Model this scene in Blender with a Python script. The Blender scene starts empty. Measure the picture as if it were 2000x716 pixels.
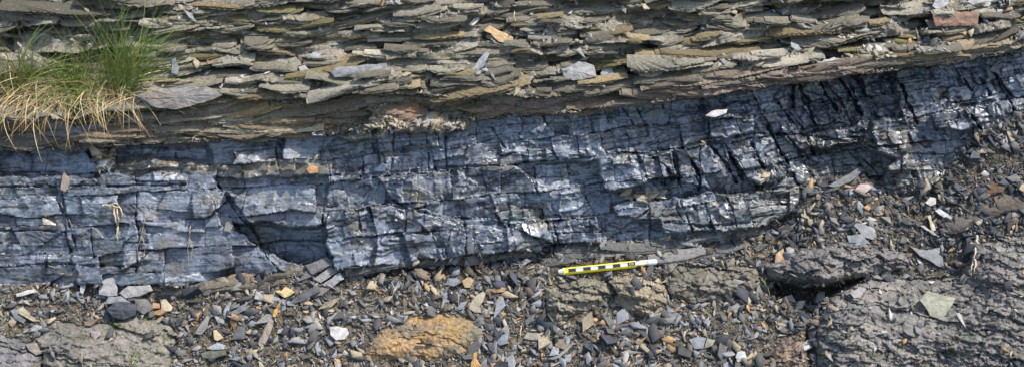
import bpy, math, random
import numpy as np

# ------------------------------------------------------------------ camera, sky, sun, exposure
SC = bpy.context.scene
COL = SC.collection
K = 1.44 / 2000.0            # metres per photo pixel on the mean face (pencil = 14 cm)
DCAM = 1.9                   # camera to face
TILT = math.radians(25)      # face leans back, camera looks down by the same angle
AX = np.array([1.0, 0.0, 0.0])
AS = np.array([0.0, math.sin(TILT), math.cos(TILT)])     # up the face
AN = np.array([0.0, -math.cos(TILT), math.sin(TILT)])    # out of the face
ORG = np.array([0.0, 0.0, 0.9])
cam_d = bpy.data.cameras.new('camera')
cam = bpy.data.objects.new('camera', cam_d); COL.objects.link(cam)
cam.location = tuple(ORG + AN * DCAM)
cam.rotation_euler = (math.pi / 2 - TILT, 0, 0)
cam_d.sensor_width = 36
cam_d.lens = 36 * DCAM / 1.44
cam_d.clip_start = 0.05; cam_d.clip_end = 200
SC.camera = cam

SUN_L = AX * 0.46 + AS * 0.76 + AN * 0.46
SUN_L /= np.linalg.norm(SUN_L)
EL = math.asin(SUN_L[2]); AZ = math.atan2(SUN_L[0], SUN_L[1])
W = bpy.data.worlds.new('World'); SC.world = W; W.use_nodes = True
nt = W.node_tree
sky = nt.nodes.new('ShaderNodeTexSky'); sky.sky_type = 'NISHITA'; sky.sun_disc = False
sky.dust_density = 2.0; sky.ozone_density = 1.0; sky.sun_elevation = EL; sky.sun_rotation = AZ
bg = nt.nodes['Background']; bg.inputs[1].default_value = 0.15
nt.links.new(sky.outputs[0], bg.inputs[0])
sd = bpy.data.lights.new('sun', 'SUN'); sd.energy = 2.9; sd.angle = math.radians(1.2); sd.color = (1, .95, .87)
sun = bpy.data.objects.new('sun', sd); COL.objects.link(sun)
from mathutils import Vector, Matrix, Quaternion
sun.rotation_euler = Vector(SUN_L.tolist()).to_track_quat('Z', 'Y').to_euler()
sun.location = (0, 0, 4)
SC.view_settings.view_transform = 'Standard'; SC.view_settings.look = 'None'
SC.view_settings.exposure = 0.92; SC.view_settings.gamma = 1
SC.render.engine = 'CYCLES'
SC.cycles.max_bounces = 5; SC.cycles.diffuse_bounces = 3; SC.cycles.glossy_bounces = 2

rng = np.random.default_rng(7)
RND = random.Random(11)

# ------------------------------------------------------------------ numpy noise tools
PERM = np.concatenate([np.random.default_rng(3).permutation(2048)] * 2)
GRD = np.random.default_rng(4).uniform(0, 2 * np.pi, 2048)
def hsh(ix, iy, seed=0):
    return PERM[(ix + PERM[(iy + seed * 131) & 2047]) & 2047]
def rnd(ix, iy, seed=0):
    return hsh(ix, iy, seed) / 2048.0
def perlin(x, y, seed=0):
    ix = np.floor(x).astype(np.int64); iy = np.floor(y).astype(np.int64)
    fx = x - ix; fy = y - iy
    def g(a, b):
        th = GRD[hsh(ix + a, iy + b, seed)]
        return np.cos(th) * (fx - a) + np.sin(th) * (fy - b)
    ux = fx * fx * fx * (fx * (fx * 6 - 15) + 10); uy = fy * fy * fy * (fy * (fy * 6 - 15) + 10)
    return ((g(0, 0) * (1 - ux) + g(1, 0) * ux) * (1 - uy) + (g(0, 1) * (1 - ux) + g(1, 1) * ux) * uy) * 1.5
def fbm(x, y, seed=0, oc=4, gain=.5):
    r = 0; a = 1; t = 0
    for k in range(oc):
        r = r + a * perlin(x * 2 ** k, y * 2 ** k, seed + k); t += a; a *= gain
    return r / t
def worley(x, y, seed=0, jit=.95):
    """nearest jittered cell: id hash pair, local offsets, F2-F1"""
    ix = np.floor(x).astype(np.int64); iy = np.floor(y).astype(np.int64)
    b1 = np.full(x.shape, 1e9); b2 = np.full(x.shape, 1e9)
    cx = np.zeros(x.shape, np.int64); cy = np.zeros(x.shape, np.int64); dx = np.zeros(x.shape); dy = np.zeros(x.shape)
    for a in (-1, 0, 1):
        for b in (-1, 0, 1):
            jx = ix + a; jy = iy + b
            px = jx + .5 + jit * (rnd(jx, jy, seed) - .5); py = jy + .5 + jit * (rnd(jx, jy, seed + 1) - .5)
            ex = x - px; ey = y - py; d = np.hypot(ex, ey)
            m = d < b1
            b2 = np.where(m, b1, np.minimum(b2, d)); b1 = np.where(m, d, b1)
            cx = np.where(m, jx, cx); cy = np.where(m, jy, cy); dx = np.where(m, ex, dx); dy = np.where(m, ey, dy)
    return cx, cy, dx, dy, b2 - b1
def sstep(a, b, x):
    t = np.clip((x - a) / (b - a), 0, 1); return t * t * (3 - 2 * t)
def inpoly(u, v, poly):
    r = np.zeros(u.shape, bool); n = len(poly); j = n - 1
    for i in range(n):
        xi, yi = poly[i]; xj, yj = poly[j]
        if yi != yj:
            c = ((yi > v) != (yj > v)) & (u < (xj - xi) * (v - yi) / (yj - yi) + xi)
            r ^= c
        j = i
    return r
def polydist(u, v, poly):
    """signed distance, positive inside (pixels)"""
    d = np.full(u.shape, 1e9); n = len(poly)
    for i in range(n):
        ax, ay = poly[i]; bx, by = poly[(i + 1) % n]
        ex, ey = bx - ax, by - ay; t = np.clip(((u - ax) * ex + (v - ay) * ey) / (ex * ex + ey * ey), 0, 1)
        d = np.minimum(d, np.hypot(u - ax - t * ex, v - ay - t * ey))
    return np.where(inpoly(u, v, poly), d, -d)
def lerp1(a, b, t): return a + (b - a) * t
def curve(pts):
    xs = np.array([p[0] for p in pts], float); ys = np.array([p[1] for p in pts], float)
    return lambda u: np.interp(u, xs, ys)

def world(u, v, n):
    """photo-plane coordinates on the tilted face + height above it -> world"""
    u = np.asarray(u, float); v = np.asarray(v, float); n = np.asarray(n, float)
    f = (DCAM - n) / DCAM
    return ORG + ((u - 1000) * K * f)[..., None] * AX + ((358 - v) * K * f)[..., None] * AS + n[..., None] * AN

# ------------------------------------------------------------------ traced horizons
VT = curve([(-700, 296), (0, 293), (100, 292), (160, 290), (280, 282), (420, 276), (560, 265), (640, 266), (720, 250), (860, 244),
            (1000, 226), (1100, 222), (1200, 210), (1340, 195), (1440, 180), (1540, 165), (1640, 150), (1740, 138), (1830, 128),
            (1900, 117), (2000, 98), (2700, -20)])
VB = curve([(-700, 560), (0, 556), (200, 556), (350, 558), (440, 548), (560, 530), (650, 525), (760, 520), (850, 505), (950, 498),
            (1080, 482), (1200, 472), (1320, 466), (1400, 455), (1500, 440), (1545, 420), (1565, 385), (1600, 352), (1640, 345),
            (1690, 342), (1715, 370), (1745, 388), (1790, 385), (1830, 362), (1870, 310), (1900, 278), (1960, 232), (2000, 212), (2700, 60)])
LIP = curve([(-700, 240), (0, 238), (150, 230), (270, 214), (350, 214), (440, 192), (500, 198), (640, 187), (760, 182), (850, 186),
             (960, 184), (1020, 190), (1130, 192), (1250, 168), (1420, 137), (1530, 129), (1640, 128), (1740, 112), (1760, 112), (1900, 98),
             (2000, 78), (2700, -40)])

def axis(lo, hi, a, b, st):
    core = list(np.arange(a, b, st)); x = a; s = st; left = []
    while x > lo:
        s = min(s * 1.09, 14); x -= s; left.append(x)
    x = core[-1]; s = st; right = []
    while x < hi:
        s = min(s * 1.09, 14); x += s; right.append(x)
    return np.array(left[::-1] + core + right)
STEP = 1.75
UA = axis(-620, 2620, -12, 2012, STEP); VA = axis(-330, 1020, -8, 724, STEP)
NU, NV = len(UA), len(VA)
U, V = np.meshgrid(UA, VA)          # rows = v
ru, rv = U.ravel(), V.ravel()
rv_w = rv + 10 * fbm(ru / 45, rv / 40, 61, 4) + 1.5 * perlin(ru / 7, rv / 7, 63)
ru_w = ru + 10 * fbm(ru / 45, rv / 40, 65, 4) + 1.5 * perlin(ru / 7, rv / 7, 67)
vt, vb, lip = VT(ru), VB(ru), LIP(ru)
Wc = rv - vt                        # stratigraphic depth below the roof

OUTCROPS = {
 'corner': [(-90, 655), (0, 652), (55, 668), (85, 700), (85, 790), (-90, 790)],
 'mossy': [(70, 660), (108, 626), (200, 632), (262, 620), (335, 624), (350, 655), (335, 700), (345, 790), (95, 790), (66, 700)],
 'orange': [(715, 692), (742, 650), (782, 624), (862, 614), (930, 626), (950, 655), (912, 688), (850, 700), (765, 703)],
 'ledge': [(1060, 592), (1068, 562), (1128, 542), (1185, 542), (1206, 572), (1188, 590), (1150, 606), (1092, 626), (1066, 612)],
 'knob': [(1178, 545), (1240, 533), (1298, 556), (1305, 592), (1266, 618), (1225, 612), (1196, 582)],
 'shadow': [(1292, 510), (1360, 503), (1400, 520), (1480, 515), (1495, 560), (1440, 580), (1390, 592), (1312, 588), (1300, 560)],
 'shelf': [(1490, 520), (1530, 492), (1600, 478), (1690, 470), (1780, 498), (1770, 525), (1700, 536), (1605, 556), (1505, 548)],
 'boulder': [(1592, 640), (1612, 590), (1650, 562), (1720, 538), (1800, 542), (1875, 535), (1900, 490), (1940, 462), (2090, 450), (2090, 790), (1598, 790)],
 'brown': [(1470, 725), (1500, 690), (1545, 655), (1575, 640), (1580, 690), (1560, 730), (1500, 760)],
}
HOLLOW = [(1500, 548), (1605, 555), (1700, 536), (1660, 560), (1612, 588), (1592, 640), (1597, 800), (1575, 800), (1570, 640), (1550, 595), (1505, 575)]

# ------------------------------------------------------------------ zones
Z = np.full(ru.shape, 3, np.int32)                       # scree
Z[rv_w < vb] = 2                                         # coal
Z[rv_w < vt] = 1                                         # roof bed
Z[rv_w < lip] = 0                                        # shale bank
names = list(OUTCROPS)
odist = {}
for i, k in enumerate(names):
    d = polydist(ru_w, rv_w, OUTCROPS[k]); odist[k] = d
    Z[(d > 0) & ((Z == 3) | (k == 'boulder'))] = 4 + i

# ------------------------------------------------------------------ macro relief (metres above the mean face)
h0 = np.where(Wc < 0, 0.050 + Wc * K * 0.26, 0.022 + Wc * K * 0.06)
under = np.where(ru < 1250, 1.0, np.clip(1 - (ru - 1250) / 60, 0.25, 1))
roofm = Z == 1
right = sstep(1180, 1300, ru)
h0 = np.where(roofm, 0.026 + 0.036 * right, h0)
h0 = np.where(Z == 0, h0 - .014 * right, h0)
h0 = np.where((Z == 0), h0 + 0.014 * sstep(-70, 0, rv - lip), h0)
vbs = VB(ru)
scree0 = 0.022 + (vbs - vt) * K * 0.06 + 0.004
hs = scree0 + (rv - vbs) * K * 0.50
# right-hand apron starts higher up the face: keep it from running too far out
hs = np.where(ru > 1540, hs - np.clip((ru - 1540) / 300, 0, 1) * np.clip(rv - vbs, 0, 400) * K * 0.17, hs)
hs += 0.007 * fbm(ru / 120, rv / 90, 21, 3) + 0.0035 * fbm(ru / 16, rv / 14, 23, 3)
hs -= 0.016 * sstep(0, 8, rv - vbs) * (1 - sstep(14, 34, rv - vbs)) * ((ru > 630) & (ru < 1100))
dh = polydist(ru, rv, HOLLOW)
hs -= (0.060 - .046 * sstep(575, 640, rv)) * sstep(-8, 16, dh)
H = np.where(Z >= 3, hs, h0)
CLAY = [(738, 200), (768, 196), (800, 232), (850, 232), (915, 236), (912, 258), (880, 252), (860, 262), (790, 260), (740, 272), (680, 276), (668, 270), (718, 240)]
clay = sstep(-4, 8, polydist(ru_w, rv_w, CLAY))
H = np.where((Z == 1) | (Z == 2), np.maximum(H, H + clay * (.018 + .010 * fbm(ru / 18, rv / 14, 26, 3))), H)
H = np.where(Z == 1, H + .014 * fbm(ru / 90, rv / 40, 27, 3), H)
piece = np.zeros(ru.shape, np.int64)
off = {}                                                 # id -> plane parameters

def add_plane(ids, du, dv, seed, a_off, a_u, a_v, bias_v=0.0):
    """per-piece random offset + tilt, evaluated per vertex-corner later: here as field"""
    o = (rnd(ids, ids * 0 + 5, seed) - .5) * 2 * a_off
    tu = (rnd(ids, ids * 0 + 9, seed) - .5) * 2 * a_u
    tv = (rnd(ids, ids * 0 + 13, seed) - .5) * 2 * a_v + bias_v
    return o + tu * du + tv * dv

# ---- shale bank : edge view of ragged laminae, each with its own outcrop line, ledge tops and undercuts
def cells1(x, k, sc, seed):
    """1-D broken segments along lamina k: segment id, local offset, distance to the break"""
    xx = x / sc + k * 7.31; i = np.floor(xx).astype(np.int64)
    b1 = np.full(x.shape, 1e9); b2 = np.full(x.shape, 1e9); ci = i.copy(); dx = np.zeros(x.shape)
    for a in (-1, 0, 1):
        p = i + a + .5 + .95 * (rnd(i + a, k, seed) - .5); d = np.abs(xx - p); m = d < b1
        b2 = np.where(m, b1, np.minimum(b2, d)); b1 = np.where(m, d, b1); ci = np.where(m, i + a, ci); dx = np.where(m, xx - p, dx)
    return ci, dx, b2 - b1
def laminae(bed, uw, seed, thick, seg, amp, slope, thin=2.6, pbreak=.42, over=None):
    lr = np.random.default_rng(seed)
    th = np.where(lr.random(420) < .15, lr.uniform(thick * 2.2, thick * 4, 420), lr.gamma(2.2, thick / 2.2, 420) + thin)
    edges = np.cumsum(th) - 700.0
    pk = np.cumsum(lr.random(421) < pbreak)               # packets of laminae that break together
    lay = np.clip(np.searchsorted(edges, bed), 1, 418)
    dtop = bed - edges[lay - 1]
    A1, A2, A3, A4 = amp
    def outcrop(k):
        p = pk[k]
        s1 = cells1(uw, p, seg, seed + 1); s2 = cells1(uw, k, seg * .42, seed + 3); s3 = cells1(uw, k, seg * .13, seed + 5)
        return (A1 * ((rnd(s1[0], p, seed + 11) - .5) * 2 - 1.1 * np.abs(s1[1] * 2) ** 2.2 + .5)
                + A2 * ((rnd(s2[0], k, seed + 13) - .5) * 2 - .9 * np.abs(s2[1] * 2) ** 2.2 + .4)
                + A3 * (rnd(s3[0], k, seed + 15) - .5) * 2 + A4 * fbm(ru / 45, k * 3.7, seed + 17, 4))
    E0 = outcrop(lay); E1 = outcrop(lay - 1)
    return np.minimum(E0, E1 + slope * K * dtop), pk[lay].astype(np.int64), lay
bed = (rv - 0.45 * (vt - 200) + 15 * fbm(ru / 300, rv / 120, 31, 3) + 14 * fbm(ru / 130, rv / 46, 35, 3) + 1.3 * fbm(ru / 34, rv / 9, 37, 2))
uw = ru + 18 * fbm(ru / 60, rv / 22, 33, 2)
loose = sstep(-.25, .35, fbm(ru / 260, rv / 90, 39, 2)) * .5 + .75 + .45 * sstep(900, 1250, ru)
sh0, packet, shlay = laminae(bed, uw, 140, 4.6, 210., (.0115, .0070, .0022, .0066), 1.05, thin=1.6, pbreak=.3)
macro = .020 * fbm(ru / 210, rv / 75, 34, 3) + .010 * fbm(ru / 60, rv / 34, 36, 3)
sh_fine = sh0 * loose + .0009 * fbm(ru / 22, bed / 2.6, 59, 2) + macro
soilm = sstep(.05, .35, fbm(ru / 110, rv / 55, 38, 4))     # earth washed into the gaps
sh_fine = np.where(soilm > 0, np.maximum(sh_fine, macro - .010 * loose - .02 * (1 - soilm) + .0015 * fbm(ru / 7, rv / 6, 40, 2)), sh_fine)
sp = cells1(uw, packet, 130., 141)
c1 = (sp[0], packet)
# ---- roof bed : long thin laminae
bedr = rv - vt + 3.5 * fbm(ru / 150, rv / 60, 71, 3)
d1 = worley(ru / 190, bedr / 17, 73)
d2 = worley(ru / 75, bedr / 6.0, 75)
rb_fine = 0.0022 * (rnd(d2[0], d2[1], 76) - .5) * 2 + d2[3] * 0.0012 + 0.0012 * fbm(ru / 20, bedr / 5, 78, 3) - 0.0018 * (1 - sstep(0, .1, d2[4]))
lam = ((ru > 395) & (ru < 650) & (rv > 205)).astype(float)
rb_fine = rb_fine * 1.6 + .0022 * fbm(ru / 9, rv / 7, 72, 2) + .006 * fbm(ru / 70, rv / 26, 70, 4) + lam * 0.003 * (perlin(ru / 140, bedr / 4.2, 79))

# ---- coal : recursive fracture (binary cuts: bedding planes and leaning cleats)
cm = np.where(Z == 2)[0]
cu = (ru + 9 * fbm(ru / 55, rv / 55, 81, 3) + 1.0 * perlin(ru / 8, rv / 8, 83))
cw = (Wc + 7 * fbm(ru / 80, rv / 45, 85, 3) + 0.7 * perlin(ru / 12, rv / 7, 87))
coal_h = np.zeros(ru.shape); coal_id = np.zeros(ru.shape, np.int64); coal_crk = np.full(ru.shape, 99.0); coal_tint = np.zeros(ru.shape)
coal_plane = {}
_cid = [0]
def lean_at(x):
    return np.interp(x, [0, 700, 1150, 1500, 2000], [0.10, 0.02, 0.22, 0.38, 0.48])
def split(idx, level, objid):
    x = cu[idx]; y = cw[idx]
    x0, x1 = x.min(), x.max(); y0, y1 = y.min(), y.max()
    ww, hh = x1 - x0, y1 - y0; area = len(idx) * STEP * STEP
    cx = x.mean(); mid = (cx > 430) & (cx < 2100)
    A_OBJ = 6200 if cx < 640 else (3600 if cx < 1500 else 2400)
    if objid < 0 and area < A_OBJ * math.exp(RND.gauss(0, .75)):
        _cid[0] += 1; objid = _cid[0]
        big = RND.gauss(0, .0048) if RND.random() < .22 else RND.gauss(0, .0009)
        if cx < 620: big *= .3
        elif cx < 1180: big *= .7
        q_ = 1.3 if abs(big) > .002 else .6; tu, tv = RND.gauss(0, .00010) * q_, RND.gauss(0, .00010) * q_
        coal_id[idx] = objid
        coal_plane[objid] = (big, tu, tv, cx, y.mean())
        coal_tint[idx] = RND.random()
    LIM = 2200 if cx < 600 else (1100 if cx < 1500 else 520)
    sliver = (1540 < cx < 1760 and y.mean() < 95) or (1060 < cx < 1330 and y.mean() < 50) or (cx < 420 and y.mean() < 55)
    if (objid >= 0 and area < LIM * math.exp(RND.gauss(0, 1.15))) or len(idx) < 24 or min(ww, hh) < 5:
        if objid < 0:
            _cid[0] += 1; objid = _cid[0]; coal_id[idx] = objid; coal_plane[objid] = (0, 0, 0, cx, y.mean())
        a = RND.gauss(0, .0011) * (2.2 if RND.random() < .15 else 1); tu = RND.gauss(0, .00016); tv = RND.gauss(0.00003, .00013)
        coal_h[idx] += a + tu * (x - cx) + tv * (y - y.mean())
        return
    aspect = (1.75 if cx > 640 else 2.6) if objid < 0 else (1.3 if cx > 640 else 2.2)
    if RND.random() < .12: aspect *= 2.2
    if sliver: aspect *= .28
    elif 1230 < cx < 1560 and 70 < y.mean() < 190: aspect *= .5
    if ww > hh * aspect:
        ln = -(lean_at(cx) + RND.gauss(0, .20)); c = x0 + ww * RND.uniform(.3, .7) ; q = (x - c) + ln * (y - (y0 + y1) / 2)
    else:
        ln = RND.gauss(0, .05) if RND.random() > .12 else RND.choice((-.5, .6)); c = y0 + hh * RND.uniform(.28, .72); q = (y - c) + ln * (x - cx)
    m = q < 0
    if m.sum() < 6 or (~m).sum() < 6:
        coal_h[idx] += RND.gauss(0, .0008)
        if objid < 0:
            _cid[0] += 1; coal_id[idx] = _cid[0]; coal_plane[_cid[0]] = (0, 0, 0, cx, y.mean())
        return
    wd = (2.6 if objid < 0 else 1.2) * RND.uniform(.2, 1.0) ** 1.5 + .35
    if objid < 0 or RND.random() < .28:
        gate = np.where(fbm(x / 45 + RND.random() * 99, y / 45, 99, 2) > ((.17 if cx > 640 else .30) if objid < 0 else .18), 1., 30.)   # cracks open and close along their run
        coal_crk[idx] = np.minimum(coal_crk[idx], np.abs(q) / wd * gate)
    if objid < 0 and area < 60000:
        s = RND.gauss(0, .0012); coal_h[idx[m]] += s; coal_h[idx[~m]] -= s
    split(idx[m], level + 1, objid); split(idx[~m], level + 1, objid)
# begin with broad vertical panels so the recursion sees the whole length
BEDS = [-99, 46, 92, 148, 205, 400]                       # continuous partings of the seam
bedi = np.zeros(ru.shape, np.int64)
wavy = cw + 10 * fbm(ru / 260, ru * 0 + 3.1, 89, 2)
for q in BEDS[1:-1]: bedi += wavy > q
bed_h = .010 * fbm(ru / 170 + bedi * 17.3, bedi * 5.1, 84, 3) + np.array([-.002, .001, .003, .0, .002, 0])[bedi]
for k in range(5):
    kk = cm[bedi[cm] == k]; x = -900. + RND.uniform(0, 200)
    while x < 2900:
        w_ = RND.uniform(150, 520); ii = kk[(cu[kk] >= x) & (cu[kk] < x + w_)]; x += w_
        if len(ii) > 30: split(ii, 0, -1)
        elif len(ii): coal_id[ii] = 0
    if k: coal_crk[kk] = np.minimum(coal_crk[kk], np.abs(wavy[kk] - BEDS[k]) / (.5 + 2.4 * np.clip(fbm(ru[kk] / 90, ru[kk] * 0 + k, 86, 2) + .1, 0, 1)))
FEATS = [  # traced ledges, blocks and hollows of the seam: polygon, height, edge softness
 ([(455, 432), (520, 438), (585, 447), (628, 440), (642, 490), (655, 522), (610, 520), (560, 505), (520, 485), (485, 462)], -.024, 4),
 ([(632, 405), (760, 398), (900, 424), (1080, 425), (1165, 418), (1170, 470), (1080, 482), (950, 498), (850, 505), (655, 524), (640, 480)], .012, 2),
 ([(118, 372), (400, 360), (432, 440), (470, 450), (560, 530), (440, 548), (350, 558), (150, 556), (133, 450)], .007, 2),
 ([(440, 378), (520, 398), (632, 412), (628, 440), (515, 444), (486, 428)], .016, 2),
 ([(1165, 308), (1305, 298), (1318, 338), (1262, 358), (1180, 372)], .020, 2),
 ([(1320, 290), (1380, 285), (1420, 345), (1390, 372), (1330, 350)], .012, 2),
 ([(1430, 300), (1490, 290), (1530, 345), (1470, 362)], .012, 2),
 ([(1196, 398), (1330, 386), (1565, 362), (1555, 410), (1495, 440), (1385, 452), (1300, 455), (1290, 432), (1208, 422)], .013, 2),
 ([(1376, 226), (1462, 218), (1468, 262), (1395, 274)], .014, 2),
 ([(1560, 296), (1660, 285), (1740, 310), (1720, 350), (1600, 352)], -.012, 8),
 ([(1700, 235), (1768, 228), (1775, 330), (1725, 335)], .013, 2),
 ([(1820, 222), (1870, 205), (1930, 240), (1880, 258), (1835, 248)], .014, 2),
 ([(735, 345), (790, 338), (858, 400), (800, 405), (765, 390)], .011, 2),
 ([(1000, 320), (1165, 312), (1168, 345), (1090, 372), (1045, 350)], -.014, 4),
 ([(640, 280), (735, 250), (740, 320), (660, 350)], -.006, 4),
 ([(420, 350), (640, 345), (630, 400), (520, 395), (440, 375)], -.008, 4),
 ([(180, 296), (400, 285), (420, 330), (200, 335)], -.012, 8),
 ([(0, 298), (190, 296), (190, 345), (0, 345)], -.012, 6),
 ([(1540, 165), (1740, 142), (1760, 225), (1560, 265)], -.010, 8),
]
feat = np.zeros(ru.shape)
for poly, dz, soft in FEATS:
    feat += 1.7 * dz * sstep(-soft, soft * .4, polydist(cu - ru + ru_w, cw - Wc + rv_w, poly))
rough_patch = sstep(.0, .22, fbm(ru / 90, rv / 60, 91, 3))      # crumbly areas
wk = worley(ru / 11, rv / 9, 93)
crumb = ((wk[2] * .0022 * (rnd(wk[0], wk[1], 94) - .5) * 2 + (rnd(wk[0], wk[1], 95) - .5) * .006))
stripe = 0.00016 * perlin(ru / 160, Wc / 3.0, 96)
FISS = [  # traced open cracks: polyline, width (px), depth
 *[(p, 4.5, .016) for p in ([(1265, 303), (1298, 322), (1312, 348)], [(1335, 288), (1368, 345), (1366, 372)], [(1385, 285), (1402, 302), (1442, 357)], [(1425, 298), (1452, 352)], [(1470, 283), (1492, 332)],
    [(1498, 248), (1538, 318), (1562, 372)], [(1558, 165), (1602, 262)], [(1600, 158), (1642, 232)], [(1640, 152), (1682, 222)], [(1575, 262), (1592, 302)], [(1762, 168), (1792, 242)], [(1880, 150), (1906, 192)], [(1905, 138), (1932, 182)],
    [(1936, 128), (1957, 176)], [(1966, 190), (1986, 226)], [(1894, 222), (1918, 257)], [(1575, 195), (1590, 240)], [(1660, 165), (1672, 200)], [(1520, 200), (1545, 240)])],
 *[(p, 2.6, .009) for p in ([(870, 268), (873, 336)], [(832, 258), (836, 332)], [(770, 254), (764, 332)], [(735, 262), (742, 320)], [(960, 248), (986, 292)], [(1180, 218), (1197, 252)], [(1215, 213), (1237, 247)], [(1245, 215), (1262, 250)],
    [(120, 372), (133, 430), (152, 492)], [(265, 380), (271, 470), (264, 532)], [(905, 425), (912, 500)], [(1080, 430), (1092, 478)], [(1040, 320), (1052, 372)], [(700, 405), (706, 450)], [(1330, 390), (1352, 450)], [(1420, 385), (1440, 440)], [(345, 300), (352, 336)], [(540, 290), (548, 340)])],
 ([(428, 362), (466, 420), (490, 444), (520, 500), (545, 530)], 4.0, .012),
 *[(p, 2.8, .008) for p in ([(640, 345), (750, 336), (860, 330), (1000, 322), (1162, 316)], [(632, 405), (760, 400), (850, 420), (940, 426), (1080, 429), (1162, 424)], [(-50, 366), (120, 362), (270, 362), (400, 358)], [(-50, 522), (130, 515), (270, 520)],
    [(1165, 372), (1250, 384), (1330, 381), (1480, 373), (1560, 362)], [(1290, 432), (1385, 442), (1480, 432)], [(1370, 272), (1470, 262), (1560, 262), (1700, 285)], [(1780, 235), (1880, 205), (2010, 190)], [(-50, 452), (60, 448), (130, 452)])]]
fiss = np.zeros(ru.shape); xx_, yy_ = ru[cm] + .6 * (cu[cm] - ru[cm]), rv[cm] + .6 * (cw[cm] - Wc[cm]); fz = np.zeros(len(cm))
wmod = np.clip(.6 + 2.2 * fbm(xx_ / 24, yy_ / 24, 137, 3), .08, 2.0)
for pts, wd_, dp_ in FISS:
    d = np.full(len(cm), 1e9)
    for (ax, ay), (bx, by) in zip(pts[:-1], pts[1:]):
        ex, ey = bx - ax, by - ay; t = np.clip(((xx_ - ax) * ex + (yy_ - ay) * ey) / (ex * ex + ey * ey), 0, 1)
        d = np.minimum(d, np.hypot(xx_ - ax - t * ex, yy_ - ay - t * ey))
    fz = np.maximum(fz, dp_ * (1 - sstep(.35, 1., d / (wd_ * wmod))))
fiss[cm] = fz
lean_u = cu - np.interp(ru, [0, 700, 1150, 1500, 2000], [0.10, 0.02, 0.22, 0.38, 0.48]) * cw
tq = fbm(lean_u / 130, cw / 46, 130, 2) * 4.2 + 1.5 * (rnd(np.floor(lean_u / 17 + .8 * perlin(lean_u / 60, cw / 60, 135)).astype(np.int64), bedi, 134) - .5) * sstep(560, 800, ru)
stepn = (np.floor(tq) + sstep(.86, 1., tq - np.floor(tq))) * .0036 * (.28 + .72 * sstep(560, 760, ru))   # irregular broken steps
coal_f = coal_h * .85 - fiss + bed_h + stepn + feat + crumb * (0.03 + rough_patch * (.22 + .25 * sstep(600, 800, ru) + .5 * sstep(1200, 1600, ru)) + .35 * sstep(.55, 1., 1 - coal_crk / 5)) + stripe + 0.0012 * fbm(ru / 36, rv / 36, 97, 3) - 0.0045 * (1 - sstep(.2, 1.0, coal_crk))

MUDP = sstep(0, 16, polydist(ru_w, rv_w, [(185, 312), (300, 300), (430, 312), (560, 305), (650, 296), (665, 330), (610, 352), (540, 350), (400, 345), (180, 342)]))
coal_f = np.where(MUDP > 0, lerp1(coal_f, np.maximum(coal_f, -.004 + .008 * fbm(ru / 26, rv / 18, 88, 4)), MUDP), coal_f)
# ---- outcrops : flaky laminae
bed2 = rv - .22 * ru + 16 * fbm(ru / 60, rv / 50, 100, 3) + 8 * fbm(ru / 24, rv / 18, 102, 3)
uw2 = ru + .3 * rv + 14 * fbm(ru / 30, rv / 20, 103, 3)
fl0, fpk, _fl = laminae(bed2, uw2, 340, 4.2, 70., (.0030, .0034, .0024, .0030), .6, thin=2.0, pbreak=.3)
sp2 = cells1(uw2, fpk, 46., 341)
e1 = (sp2[0], fpk)
fa = worley((ru + .3 * rv + 6 * perlin(ru / 20, rv / 20, 112)) / 23, (rv - .16 * ru + 5 * perlin(ru / 24, rv / 16, 113)) / 12, 114, 1.0)
fb = worley((ru + .25 * rv) / 11, (rv - .2 * ru) / 5.5, 117, 1.0)
flake = (.55 * fl0 + .0045 * (rnd(fa[0], fa[1], 118) - .5) + fa[3] * (.0034 + .003 * rnd(fa[0], fa[1], 119)) + fa[2] * .004 * (rnd(fa[0], fa[1], 120) - .5)
         + .0020 * (rnd(fb[0], fb[1], 121) - .5) + fb[3] * .0016 + fb[2] * .0016 * (rnd(fb[0], fb[1], 122) - .5) + .007 * fbm(ru / 60, rv / 40, 110, 2))
rise = {'corner': (.020, 14), 'mossy': (.017, 16), 'orange': (.016, 22), 'ledge': (.020, 14), 'knob': (.030, 16), 'shadow': (.016, 16),
        'shelf': (.026, 12), 'boulder': (.050, 60), 'brown': (.014, 12)}
flk = {'corner': .5, 'mossy': .4, 'orange': .22, 'ledge': .8, 'knob': .6, 'shadow': .6, 'shelf': .8, 'boulder': .60, 'brown': .4}

PL = np.zeros(ru.shape)     # piece-plane height, stored per vertex (evaluated with the cell's own piece for crisp steps)
F = np.where(Z == 0, sh_fine, np.where(Z == 1, rb_fine, np.where(Z == 2, coal_f, 0.0012 * fbm(ru / 5, rv / 5, 25, 2))))
for i, k in enumerate(names):
    m = Z == 4 + i; a, r = rise[k]
    F = np.where(m, flake * flk[k] * (1 - .75 * sstep(-20, 30, polydist(ru, rv, [(1730, 560), (1850, 560), (1880, 640), (1800, 690), (1740, 640)]))) + a * (1 - np.exp(-np.clip(odist[k], 0, 999) / r)), F)
HB = H + F                                               # without the piece plane

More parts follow.
